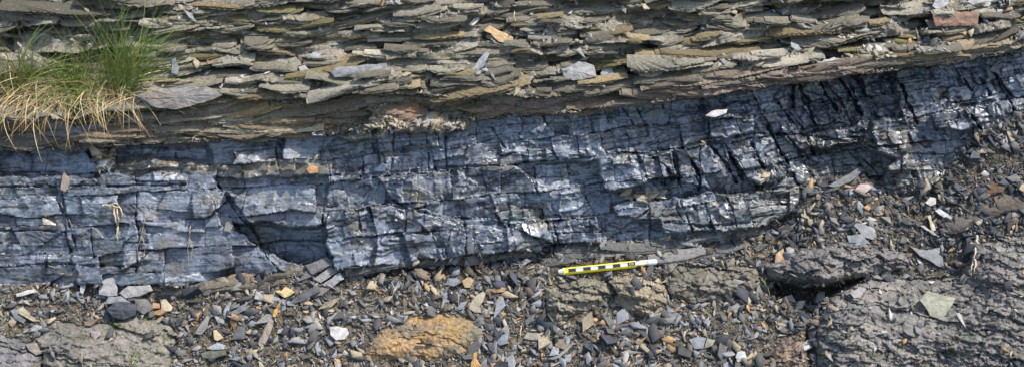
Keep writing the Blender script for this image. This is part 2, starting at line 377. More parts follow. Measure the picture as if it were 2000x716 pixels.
# ---- piece id per cell (from its upper-left vertex)
vid = np.arange(NU * NV).reshape(NV, NU)
cellv = vid[:-1, :-1].ravel()
cz = Z[cellv]
pid_local = np.where(cz == 0, c1[0][cellv] * 4096 + c1[1][cellv] + 10 ** 7,
             np.where(cz == 1, d1[0][cellv] * 4096 + d1[1][cellv] + 2 * 10 ** 7,
              np.where(cz == 2, coal_id[cellv],
               np.where(cz == 3, 0, e1[0][cellv] * 4096 + e1[1][cellv] + 3 * 10 ** 7))))
key = cz.astype(np.int64) * 10 ** 9 + pid_local
ukey, pc = np.unique(key, return_inverse=True)
NP = len(ukey)
pz = (ukey // 10 ** 9).astype(int)
cuv = np.zeros((NP, 2)); cnt = np.bincount(pc, minlength=NP)
cuv[:, 0] = np.bincount(pc, weights=ru[cellv], minlength=NP) / cnt
cuv[:, 1] = np.bincount(pc, weights=rv[cellv], minlength=NP) / cnt
prm = np.zeros((NP, 3)); prng = np.random.default_rng(19)
for j in range(NP):
    z = pz[j]; cu_, cv_ = cuv[j]
    if z == 0:
        prm[j] = (prng.normal(0, .0016), prng.normal(0, .00002), prng.normal(0, .00003))
    elif z == 1:
        prm[j] = (prng.normal(0, .0036), prng.normal(0, .00001), prng.uniform(-.0001, .0003))
    elif z == 2:
        b = coal_plane.get(int(ukey[j] % 10 ** 9), (0, 0, 0, 0, 0)); prm[j] = b[:3]
    elif z >= 4:
        f = flk[names[z - 4]]
        prm[j] = (prng.normal(0, .0022) * f, prng.normal(0, .00006), prng.uniform(.00005, .0003) * f)
ptone = prng.uniform(0, 1, (NP, 3))

# per-vertex macro height for placing loose stones
vp = np.zeros(NU * NV, np.int64); vp[cellv] = pc
HV = HB + prm[vp, 0] + prm[vp, 1] * (ru - cuv[vp, 0]) + prm[vp, 2] * (rv - cuv[vp, 1])
HG = HV.reshape(NV, NU)
def height(u, v, r=0):
    i = np.clip(np.searchsorted(UA, u), 1, NU - 2); j = np.clip(np.searchsorted(VA, v), 1, NV - 2)
    if r == 0: return HG[j, i]
    q = max(1, int(r / STEP)); w_ = HG[max(0, j - q):j + q + 1, max(0, i - q):i + q + 1].ravel(); return float(np.partition(w_, int(w_.size * .78))[int(w_.size * .78)])

# ------------------------------------------------------------------ colours (linear albedo) per grid vertex
def lerp(a, b, t):
    return a + (b - a) * np.clip(t, 0, 1)[:, None]
def C(*c): return np.array(c, float)
nA = fbm(ru / 130, rv / 70, 201, 4); nB = fbm(ru / 25, rv / 14, 205, 4); nC = perlin(ru / 5, rv / 4, 209)
N = ru.shape[0]
one = np.ones((N, 3))
shale = lerp(one * C(.108, .097, .070), one * C(.255, .238, .195), .42 + .5 * nB + .55 * (rnd(shlay, shlay * 0 + 2, 90) - .5) + .5 * (rnd(sp[0], packet, 92) - .5))
shale = lerp(shale, one * C(.125, .125, .075), sstep(.1, .5, nA + .25 * nB) * .7 * sstep(1500, 900, ru))   # algae film
shale = lerp(shale, one * C(.21, .155, .085), sstep(.2, .5, fbm(ru / 60, rv / 22, 211, 3)) * .6)
shale = lerp(shale, one * C(.125, .108, .068), soilm * .85 * sstep(.002, -.004, sh0 * loose))
roof = lerp(one * C(.115, .098, .066), one * C(.235, .205, .15), .5 + .9 * nB + .4 * nC)
roof = lerp(roof, one * C(.18, .138, .108), sstep(960, 1080, ru) * .9)
roof = lerp(roof, one * C(.25, .175, .09), lam * sstep(-.1, .4, perlin(ru / 150, bedr / 5, 213)))
roof = lerp(roof, one * C(.20, .105, .06), sstep(0, 10, polydist(ru_w, rv_w, [(745, 200), (800, 200), (802, 238), (765, 240)])))
roof = lerp(roof, one * C(.17, .15, .11), sstep(1700, 1760, ru))
lamc = perlin(ru / 190, Wc / 4.0, 215) * .40 + perlin(ru / 70, (Wc + 2 * nB) / 1.5, 214) * .42
flk_ = sstep(.02, .10, fbm(ru / 26, rv / 20, 224, 4)) - sstep(.10, .18, fbm(ru / 30, rv / 26, 228, 4))      # skins that have flaked away or stayed
coalc = lerp(one * C(.018, .021, .026), one * C(.180, .211, .256), .49 + 1.15 * lamc + .35 * nB + .30 * flk_ + .22 * nC + .5 * (coal_tint - .5) - .45 * sstep(1450, 1600, ru) * sstep(1830, 1740, ru))  # blue cast puts the sky's reflection into the albedo, over the coal's own grey
coalc = lerp(coalc, one * C(.018, .020, .024), sstep(.12, .30, fbm(lean_u / 13, rv / 60, 236, 3)) * .85 * (.15 + .85 * sstep(1100, 1450, ru)))
coalc = lerp(coalc, one * C(.23, .24, .25), sstep(.30, .42, fbm(ru / 16, rv / 11, 231, 3)) * .7)
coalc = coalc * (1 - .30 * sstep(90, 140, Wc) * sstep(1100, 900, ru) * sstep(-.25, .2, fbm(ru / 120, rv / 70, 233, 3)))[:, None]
coalc = lerp(coalc, one * C(.11, .11, .105), sstep(.15, .6, nB + .4 * nC) * .55)
coalc = lerp(coalc, one * C(.10, .10, .085), sstep(1250, 1500, ru) * sstep(130, 200, Wc) * .6)
mud = np.maximum(MUDP,
                 .65 * sstep(.18, .42, fbm(ru / 60, rv / 50, 217, 4)))
coalc = lerp(coalc, one * C(.125, .108, .075), mud * sstep(-.5, .05, nB))
coalc = lerp(coalc, one * C(.16, .145, .11), .75 * sstep(.28, .42, fbm(ru / 14, rv / 40, 219, 3)) * sstep(0, .2, nA + .1))
screec = lerp(one * C(.046, .040, .030), one * C(.125, .104, .072), .5 + nB + .4 * nC)
oc = {'corner': (C(.105, .105, .105), C(.17, .165, .16)), 'mossy': (C(.125, .115, .095), C(.20, .185, .155)), 'orange': (C(.31, .195, .085), C(.165, .142, .11)),
      'ledge': (C(.145, .13, .10), C(.21, .185, .14)), 'knob': (C(.19, .165, .125), C(.29, .235, .155)), 'shadow': (C(.12, .105, .085), C(.17, .15, .12)),
      'shelf': (C(.11, .104, .097), C(.18, .168, .155)), 'boulder': (C(.115, .106, .096), C(.215, .20, .18)), 'brown': (C(.16, .125, .095), C(.24, .17, .11))}
roof = lerp(roof, one * C(.36, .31, .22), clay); coalc = lerp(coalc, one * C(.36, .31, .22), clay * sstep(-.4, .1, nB + .3 * nC))
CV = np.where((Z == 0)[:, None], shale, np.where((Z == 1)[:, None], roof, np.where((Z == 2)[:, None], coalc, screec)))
for i, k in enumerate(names):
    a, b = oc[k]; t = .5 + .9 * nB if k != 'orange' else .35 + 1.3 * fbm(ru / 45, rv / 30, 221, 4)
    cc = lerp(one * a, one * b, t)
    if k in ('mossy', 'boulder'):
        cc = lerp(cc, one * C(.075, .085, .03), sstep(.1, .4, fbm(ru / 40, rv / 18, 223, 4)) * (.8 if k == 'mossy' else .7 * sstep(620, 720, rv)))
    CV = np.where((Z == 4 + i)[:, None], cc, CV)
CV = np.clip(CV * (1 + .16 * nC)[:, None], .008, .9)

# ------------------------------------------------------------------ materials
def mat(name, rough, spec=.5, bump=(900, .0006), colour='ATTR', var=.35, coat=0.0, scale=260):
    m = bpy.data.materials.new(name); m.use_nodes = True; t = m.node_tree; b = t.nodes['Principled BSDF']
    b.inputs['Roughness'].default_value = rough; b.inputs['Specular IOR Level'].default_value = spec
    b.inputs['Coat Weight'].default_value = coat; b.inputs['Coat Roughness'].default_value = .25
    if colour == 'ATTR':
        c = t.nodes.new('ShaderNodeAttribute'); c.attribute_name = 'tone'; co = c.outputs['Color']
    elif colour == 'OBJ':
        c = t.nodes.new('ShaderNodeObjectInfo'); co = c.outputs['Color']
    else:
        c = t.nodes.new('ShaderNodeRGB'); c.outputs[0].default_value = (*colour, 1); co = c.outputs[0]
    tc = t.nodes.new('ShaderNodeNewGeometry')
    n = t.nodes.new('ShaderNodeTexNoise'); n.inputs['Scale'].default_value = scale; n.inputs['Detail'].default_value = 4
    t.links.new(tc.outputs['Position'], n.inputs['Vector'])
    r = t.nodes.new('ShaderNodeMapRange'); r.inputs[1].default_value = .3; r.inputs[2].default_value = .7
    r.inputs[3].default_value = 1 - var; r.inputs[4].default_value = 1 + var
    t.links.new(n.outputs['Fac'], r.inputs[0])
    x = t.nodes.new('ShaderNodeMix'); x.data_type = 'RGBA'; x.blend_type = 'MULTIPLY'; x.inputs[0].default_value = 1
    t.links.new(co, x.inputs[6]); t.links.new(r.outputs[0], x.inputs[7])
    t.links.new(x.outputs[2], b.inputs['Base Color'])
    if bump:
        n2 = t.nodes.new('ShaderNodeTexNoise'); n2.inputs['Scale'].default_value = bump[0]; n2.inputs['Detail'].default_value = 3
        t.links.new(tc.outputs['Position'], n2.inputs['Vector'])
        bp = t.nodes.new('ShaderNodeBump'); bp.inputs['Distance'].default_value = bump[1]; bp.inputs['Strength'].default_value = 1
        t.links.new(n2.outputs['Fac'], bp.inputs['Height']); t.links.new(bp.outputs[0], b.inputs['Normal'])
    return m, t, b
M_SHALE = mat('weathered_shale', .85, .3)[0]
M_ROOF = mat('banded_siltstone', .85, .3)[0]
M_COAL, _t, _b = mat('coal', .46, .7, bump=(500, .00025), var=.3, coat=.16)
_b.inputs['Coat Roughness'].default_value = .30
_n = _t.nodes.new('ShaderNodeTexNoise'); _n.inputs['Scale'].default_value = 26; _n.inputs['Detail'].default_value = 6; _g = _t.nodes.new('ShaderNodeNewGeometry')
_t.links.new(_g.outputs['Position'], _n.inputs['Vector']); _r = _t.nodes.new('ShaderNodeMapRange'); _t.links.new(_n.outputs['Fac'], _r.inputs[0])
_r.inputs[1].default_value = .38; _r.inputs[2].default_value = .60; _r.inputs[3].default_value = .32; _r.inputs[4].default_value = .62
_t.links.new(_r.outputs[0], _b.inputs['Roughness'])
M_SCREE = mat('dark_scree_soil', .95, .2)[0]
M_ROCK = mat('flaky_mudstone', .85, .3)[0]
M_CHIP = mat('shale_chip', .75, .35, colour='OBJ', bump=(700, .0004), var=.28)[0]
M_CHIPS = mat('shale_chips', .75, .35, bump=None, var=.2)[0]

# ------------------------------------------------------------------ grid -> piece meshes (own top + side walls)
Pcorn = np.stack([vid[:-1, :-1].ravel(), vid[1:, :-1].ravel(), vid[1:, 1:].ravel(), vid[:-1, 1:].ravel()], 1)   # ccw seen from outside
order = np.argsort(pc, kind='stable'); starts = np.searchsorted(pc[order], np.arange(NP + 1))
PG = pc.reshape(NV - 1, NU - 1)
def build(name, cells, plist, material, parent=None, skirt=.02, smooth=False):
    q = Pcorn[cells]; p = pc[cells]
    kk = q * np.int64(NP) + p[:, None]
    uk, inv = np.unique(kk, return_inverse=True); inv = inv.reshape(-1, 4)
    vi = uk // NP; pj = uk % NP
    hh = HB[vi] + prm[pj, 0] + prm[pj, 1] * (ru[vi] - cuv[pj, 0]) + prm[pj, 2] * (rv[vi] - cuv[pj, 1])
    uu, vv = ru[vi], rv[vi]
    cc = CV[vi] * (1 + .30 * (ptone[pj, :1] - .5) + .05 * (ptone[pj] - .5))
    # border edges (neighbour cell belongs to another piece)
    r, c = np.divmod(cells, NU - 1)
    ed = []
    for (dr, dc, a, b) in ((0, -1, 0, 1), (1, 0, 1, 2), (0, 1, 2, 3), (-1, 0, 3, 0)):
        rr, c2_ = r + dr, c + dc
        ok = (rr >= 0) & (rr < NV - 1) & (c2_ >= 0) & (c2_ < NU - 1)
        nb = np.where(ok, PG[np.clip(rr, 0, NV - 2), np.clip(c2_, 0, NU - 2)], -1)
        m = nb != p
        ed.append(inv[m][:, [a, b]])
    ed = np.concatenate(ed)
    bv, binv = np.unique(ed, return_inverse=True); binv = binv.reshape(-1, 2)
    n0 = len(uk)
    co = np.concatenate([world(uu, vv, hh), world(uu[bv], vv[bv], hh[bv] - skirt)])
    cc = np.concatenate([cc, cc[bv]])
    sk = np.stack([ed[:, 1], ed[:, 0], n0 + binv[:, 0], n0 + binv[:, 1]], 1)
    fc = np.concatenate([inv, sk])
    return mesh_obj(name, co, fc, cc, material, parent, smooth)
def mesh_obj(name, co, quads, cc, material, parent=None, smooth=False):
    me = bpy.data.meshes.new(name)
    me.vertices.add(len(co)); me.vertices.foreach_set('co', np.ascontiguousarray(co, np.float32).ravel())
    w = quads.shape[1]
    me.loops.add(quads.size); me.loops.foreach_set('vertex_index', np.ascontiguousarray(quads, np.int32).ravel())
    me.polygons.add(len(quads)); me.polygons.foreach_set('loop_start', np.arange(0, quads.size, w, dtype=np.int32))
    me.update(calc_edges=True)
    if smooth: me.polygons.foreach_set('use_smooth', np.ones(len(quads), bool))
    if cc is not None:
        at = me.color_attributes.new('tone', 'FLOAT_COLOR', 'POINT')
        at.data.foreach_set('color', np.concatenate([cc, np.ones((len(cc), 1))], 1).astype(np.float32).ravel())
    me.materials.append(material)
    o = bpy.data.objects.new(name, me); COL.objects.link(o)
    if parent: o.parent = parent
    return o
def tag(o, label=None, cat=None, group=None, kind=None):
    if label: o['label'] = label
    if cat: o['category'] = cat
    if group: o['group'] = group
    if kind: o['kind'] = kind
    return o
def empty(name, p):
    o = bpy.data.objects.new(name, None); COL.objects.link(o); o.empty_display_size = .02
    return o

vis = np.array([(-20 < c[0] < 2020) and (-20 < c[1] < 736) for c in cuv])
def zone(zs, root, part, rest, material, limit, mincells, skirt=.02, smooth=False):
    ids = [j for j in range(NP) if pz[j] in zs]
    ids.sort(key=lambda j: -(cnt[j] if vis[j] else 0))
    big = [j for j in ids[:limit] if vis[j] and cnt[j] >= mincells]
    sb = set(big); small = [j for j in ids if j not in sb]
    for j in big:
        build(part, order[starts[j]:starts[j + 1]], [j], material, root, skirt, smooth)
    if small:
        o = build(rest, np.concatenate([order[starts[j]:starts[j + 1]] for j in small]), small, material, root, skirt, smooth)
        o['kind'] = 'stuff'
bank = tag(empty('shale_bank', None), 'grey shale bank of thin overlapping slabs above the coal', 'rock face', kind='structure')
zone([0], bank, 'bedded_shale', 'shale_flakes', M_SHALE, 295, 25, .03)
rb = tag(empty('roof_bed', None), 'brown banded siltstone bed resting on top of the coal', 'rock bed', kind='structure')
zone([1], rb, 'siltstone_layer', 'siltstone_flakes', M_ROOF, 200, 25, .03)
seam = tag(empty('coal_seam', None), 'blue black blocky coal seam crossing the whole face', 'coal seam', kind='structure')
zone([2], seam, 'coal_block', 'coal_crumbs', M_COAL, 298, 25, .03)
j3 = [j for j in range(NP) if pz[j] == 3]
scr = build('scree_slope', order[starts[j3[0]]:starts[j3[0] + 1]], j3, M_SCREE, None, .02)
tag(scr, 'dark earthy scree slope below the coal seam', 'scree', kind='structure')
OL = {'corner': ('bedrock_ledge', 'grey cracked mudstone ledge in the bottom left corner of the scree', 'rock'),
      'mossy': ('bedrock_ledge', 'broad flaky brown mudstone ledge with green moss lines, left in the scree', 'rock'),
      'orange': ('bedrock_slab', 'orange rust-stained flat slab half buried in the middle of the scree', 'rock'),
      'ledge': ('bedrock_ledge', 'layered grey brown mudstone ledge under the left end of the pencil', 'rock'),
      'knob': ('rounded_rock', 'rounded tan and grey rock knob just below the pencil cap', 'rock'),
      'shadow': ('bedrock_ledge', 'low shadowed brown mudstone ledge to the right of the pencil', 'rock'),
      'shelf': ('bedrock_shelf', 'dark flaky shelf of mudstone overhanging a black hollow', 'rock'),
      'boulder': ('mudstone_boulder', 'big flaky grey mudstone boulder filling the bottom right corner', 'boulder'),
      'brown': ('bedrock_slab', 'small brown stained slab at the bottom edge left of the big boulder', 'rock')}
for i, k in enumerate(names):
    nm, lb, ct = OL[k]
    r = tag(empty(nm, None), lb, ct)
    zone([4 + i], r, 'rock_flake', 'small_flakes', M_ROCK, 120, 20, .04)
#==PART2==
# ------------------------------------------------------------------ slabs that stand out of the beds: stacked laminae in true plan
def slab(name, parent, u, v, L, depth, thick, nl, colr, seed, dip=None, tiltf=.16, out=.4):
    """L, depth, thickness in photo pixels; front edge ragged, back buried in the bank"""
    rr = random.Random(seed)
    sl = -(float(VT(u + 60)) - float(VT(u - 60))) / 120. * .8 + rr.gauss(0, .085) if dip is None else dip
    ex = AX + AS * sl; ex = ex / np.linalg.norm(ex)
    ez = np.array([rr.gauss(0, .06), -tiltf + rr.gauss(0, .08), 1.0]); ez = ez - ex * ez.dot(ex); ez /= np.linalg.norm(ez); ey = np.cross(ez, ex)
    h = height(u, v, 10); c0 = world(u, v, h)
    V_, F_, C_ = [], [], []; z = -thick * .5; nf = max(8, int(L / 4.5))
    ph = rr.uniform(0, 9); pw = rr.uniform(.6, 1.3); sk = rr.uniform(-.5, .5); wv = rr.uniform(0, .045) * L
    for l in range(nl):
        t = thick / nl * rr.uniform(.6, 1.4); Ll = L * rr.uniform(.62, 1.05); xo = rr.uniform(-.12, .12) * L; dl = depth * rr.uniform(.7, 1.08)
        b0 = len(V_); ring = []
        for i in range(nf + 1):
            x = -1 + 2 * i / nf
            y = dl * max(.02, (1 - abs(x) ** 2.4)) ** pw * (1 + sk * x) + rr.uniform(-.16, .16) * depth + .12 * depth * math.sin(ph + x * 5)
            ring.append((xo + x * Ll / 2, -y * out - (rr.uniform(0, 1.5))))
        back = depth * 1.2
        for zz, shr in ((z, .97), (z + t * .45, 1.0), (z + t * .97, .99)):
            for (x, y) in ring:
                tp = (max(.0, 1 - min(1, abs(2 * x / (L * 1.12))) ** 1.7)) ** .9 * .95 + .05
                V_.append(c0 + (ex * x + ey * (y * shr) + ez * (zz * tp + rr.uniform(-.08, .08) * t + wv * math.sin(ph * 2 + x / L * 5))) * K)
        for zz in (z, z + t * .96):
            for x in (ring[0][0], ring[-1][0]): V_.append(c0 + (ex * x + ey * back + ez * zz) * K)
        n = nf + 1; bk = b0 + 3 * n
        for i in range(nf):
            for q in (0, 1): F_.append((b0 + q * n + i, b0 + q * n + i + 1, b0 + (q + 1) * n + i + 1, b0 + (q + 1) * n + i))
        for i in range(nf):                                    # top and underside fans to the buried back edge
            xm = (i + .5) / nf; e = bk + 2 + (1 if xm > .5 else 0); e0 = bk + (1 if xm > .5 else 0)
            F_.append((b0 + 2 * n + i, b0 + 2 * n + i + 1, e, e)); F_.append((b0 + i + 1, b0 + i, e0, e0))
        mid = nf // 2 + (1 if nf % 2 else 0)
        F_.append((b0 + 2 * n + mid, bk + 3, bk + 2, bk + 2)); F_.append((b0 + mid, bk, bk + 1, bk + 1))
        cc = np.array(colr) * rr.uniform(.72, 1.22); C_ += [cc] * (len(V_) - b0); z += t
    tri = []
    for f in F_:
        tri.append((f[0], f[1], f[2]))
        if f[3] != f[2]: tri.append((f[0], f[2], f[3]))
    return mesh_obj(name, np.array(V_), np.array(tri), np.array(C_), M_SHALE, parent)
sr = random.Random(77)
SG = [(.20, .192, .166), (.15, .143, .12), (.11, .105, .09), (.175, .145, .092), (.26, .25, .22), (.13, .118, .066), (.18, .17, .145), (.10, .095, .082)]
SG = [(a * 1.05, b * .99, c * .86) for a, b, c in SG]; nsl = 0; used = []
while nsl < 290:
    u = sr.uniform(-30, 2030); v = sr.uniform(-15, float(LIP(u)) - 3)
    if (u < 300 and v > 60) or (sr.random() > (.45 if u < 950 else 1)): continue
    L = min(210, 46 * (1 - sr.random()) ** (-.6)) * (1.3 if u < 950 else 1); th = min(9.5, sr.uniform(2.2, 5) + L * .03)
    if any(abs(u - a) < .42 * (L + l_) and abs(v - b) < .62 * (th + t_) for a, b, l_, t_ in used): continue
    used.append((u, v, L, th)); nsl += 1; tone = sr.uniform(.8, 1.12)
    slab('shale_slab', bank, u, v, L, L * sr.uniform(.07, .15) + 7, th, sr.choice((2, 3, 3, 4)), tuple(x * tone for x in sr.choice(SG)), nsl, out=sr.uniform(.25, .7))
u = -40
while u < 1230:                                                # ragged lip over the shadowed recess
    L = sr.uniform(60, 210); v = float(LIP(u + L / 2)) + sr.uniform(-14, -1)
    slab('shale_slab', bank, u + L / 2, v, L, L * .10 + 9, sr.uniform(5, 11), sr.choice((3, 4, 5)), sr.choice(SG[:5]), int(u) + 5000, out=sr.uniform(.2, .55)); u += L * sr.uniform(.7, 1.5)
u = 1180
while u < 1740:                                                # sunlit brown planks on the right part of the roof bed
    L = sr.uniform(60, 200); f = (float(LIP(u + L / 2)), float(VT(u + L / 2)))
    for t_ in (.25, .55, .85):
        if sr.random() < .8: slab('siltstone_layer', rb, u + L * sr.uniform(.3, .7), f[0] + (f[1] - f[0]) * t_, L, 11, sr.uniform(5, 9), 4, sr.choice([(.16, .128, .098), (.145, .112, .085), (.19, .158, .118), (.13, .11, .085)]), int(u * 3 + t_ * 100), tiltf=.55, out=.35)
    u += L * .6
for (u, v, L, th_, c_) in [(480, 226, 130, 12, (.27, .20, .10)), (550, 240, 150, 14, (.20, .16, .10)), (520, 256, 190, 12, (.24, .205, .14)), (455, 238, 90, 14, (.25, .215, .18)), (120, 262, 180, 12, (.14, .125, .10)), (60, 280, 150, 10, (.13, .115, .09)),
                           (700, 225, 90, 9, (.14, .115, .085)), (785, 208, 70, 14, (.24, .14, .085)), (790, 220, 62, 12, (.22, .125, .075)), (785, 232, 56, 10, (.25, .16, .11)), (1060, 200, 110, 16, (.20, .15, .125)), (1150, 200, 120, 12, (.18, .135, .11)), (900, 212, 160, 10, (.13, .11, .08)), (1820, 112, 120, 10, (.22, .18, .11)), (1930, 92, 110, 10, (.20, .155, .10))]:
    slab('siltstone_layer', rb, u, v, L, 22, th_, 4, c_, int(u * 7 + v), tiltf=.25, out=.3)
for q in range(64):                                            # thin ledges of the shadowed recess
    u = sr.uniform(-20, 1200); v = lerp1(float(LIP(u)), float(VT(u)), sr.uniform(.15, .95))
    slab('siltstone_layer', rb, u, v, sr.uniform(40, 170), 16, sr.uniform(3.5, 8), 3, sr.choice([(.19, .165, .118), (.15, .125, .088), (.22, .19, .145), (.19, .14, .095)]), 900 + q, tiltf=.3, out=sr.uniform(.3, .8))
for (u, v, L, th_, g_) in [(1140, 500, 90, 7, .12), (1200, 496, 120, 7, .16), (1250, 488, 130, 8, .13), (1150, 488, 110, 7, .10), (1300, 480, 120, 9, .13), (1370, 470, 130, 9, .15), (1440, 458, 110, 9, .14), (1100, 512, 60, 6, .11), (950, 508, 130, 8, .11), (840, 515, 120, 8, .10), (740, 525, 150, 9, .09), (1330, 505, 110, 10, .15), (1420, 490, 90, 8, .14), (1010, 500, 90, 7, .13)]:
    slab('coal_shale_layer', seam, u, v, L, 16, th_, 3, (g_ * 1.03, g_, g_ * .93), int(u + v), out=.4)
# ------------------------------------------------------------------ loose stones
def chip_mesh(seed, n=None):
    r = random.Random(seed); n = n or r.choice((3, 3, 4, 4, 4, 4, 5))
    an = sorted((i + r.uniform(-.38, .38)) / n * 2 * math.pi for i in range(n)); el = r.uniform(.22, .68)
    ring = [(math.cos(a) * r.uniform(.78, 1.05), math.sin(a) * el * r.uniform(.78, 1.05)) for a in an]
    vs = [(x, y, -.5) for x, y in ring]
    s = r.uniform(.95, .99); sh = (r.uniform(-.05, .05), r.uniform(-.05, .05))
    vs += [(x * 1.02, y * 1.02, .2 + r.uniform(-.12, .12)) for x, y in ring]
    vs += [(x * s + sh[0], y * s + sh[1], .5 + r.uniform(-.18, .18)) for x, y in ring]
    vs.append((r.uniform(-.25, .25), r.uniform(-.2, .2) * el, .5 + r.uniform(-.08, .10)))
    fs = [tuple(range(n - 1, -1, -1))]
    for i in range(n):
        j = (i + 1) % n
        fs += [(i, j, n + j, n + i), (n + i, n + j, 2 * n + j, 2 * n + i), (2 * n + i, 2 * n + j, 3 * n)]
    return vs, fs
NVAR = 36
CH = [chip_mesh(900 + i) for i in range(NVAR)]
CME = []
for i, (vs, fs) in enumerate(CH):
    me = bpy.data.meshes.new('shale_chip'); me.from_pydata(vs, [], fs); me.materials.append(M_CHIP); CME.append(me)
PAL = {  # colour word -> albedo
 'dark slate': ((.050, .049, .049), (.105, .101, .095)), 'blue grey': ((.125, .133, .143), (.225, .235, .245)), 'grey': ((.135, .128, .115), (.26, .248, .226)),
 'tan': ((.21, .175, .12), (.34, .28, .19)), 'orange brown': ((.25, .15, .07), (.40, .25, .13)), 'pale': ((.28, .27, .245), (.40, .385, .345)),
 'brown': ((.10, .078, .055), (.16, .125, .09)), 'coal black': ((.022, .025, .031), (.055, .062, .074))}
def pick(wts, r):
    k = r.choices(list(wts), list(wts.values()))[0]; a, b = PAL[k]; t = r.random(); j = r.uniform(.92, 1.08)
    return k, tuple((x + (y - x) * t) * j for x, y in zip(a, b))
def frame(nrm, yaw):
    z = Vector(nrm).normalized(); x = Vector((1, 0, .0)); x = (x - z * x.dot(z)).normalized(); y = z.cross(x)
    c, s = math.cos(yaw), math.sin(yaw)
    return x * c + y * s, y * c - x * s, z
def chip_matrix(u, v, size, thick, r, tilt, lean, lift=.35, n=None, yaw=None):
    """size and thickness in photo pixels; rests on the ground below it"""
    nr = AN + AS * lean + AX * r.gauss(0, tilt) + AS * r.gauss(0, tilt)
    x, y, z = frame(nr, r.uniform(0, 6.283) if yaw is None else yaw)
    h = (height(u, v, size * .6) if n is None else n) + thick * K * lift
    p = world(u, v, h); sx = size * K
    return Matrix(((x[0] * sx, y[0] * sx, z[0] * thick * K, p[0]), (x[1] * sx, y[1] * sx, z[1] * thick * K, p[1]), (x[2] * sx, y[2] * sx, z[2] * thick * K, p[2]), (0, 0, 0, 1)))

W_L = {'dark slate': 6.5, 'blue grey': 3, 'grey': 3.0, 'tan': 2.0, 'orange brown': .8, 'pale': .35, 'brown': 2.6, 'coal black': 1.8}
W_R = {'dark slate': 6, 'blue grey': 1.8, 'grey': 2.2, 'tan': 1.1, 'orange brown': .35, 'pale': .55, 'brown': 1.5, 'coal black': 7}
W_S = {'blue grey': 2, 'grey': 5, 'tan': 2.2, 'orange brown': .5, 'pale': 1.6, 'brown': 1, 'dark slate': 1}
def region(u, v):
    if v < VT(u):
        return ('among the slabs above the grass', 'on the shale bank right of the grass tufts', 'on the shale bank in the middle', 'on the shale bank at the right')[0 if u < 300 else 1 if u < 700 else 2 if u < 1300 else 3]
    if u > 1560: return 'on the black coal rubble at the right' if v < 520 else 'around the big boulder'
    if u < 360: return 'above the mossy ledge' if v < 632 else 'beside the mossy ledge'
    if u < 720: return 'between the mossy ledge and the orange slab'
    if u < 1000: return 'around the orange slab'
    if u < 1330: return 'below the pencil'
    return 'left of the black hollow'
sortg = fbm(ru / 110, rv / 60, 301, 3).reshape(NV, NU); ZG = Z.reshape(NV, NU); DHG = dh.reshape(NV, NU)
def cell(u, v):
    return np.clip(np.searchsorted(VA, v), 3, NV - 4), np.clip(np.searchsorted(UA, u), 1, NU - 2)
def in_scree(u, v):
    return ZG[cell(u, v)] == 3
G = lambda x, w=0, b_=0: (x * (1 + w), x, x * (1 - w + b_))
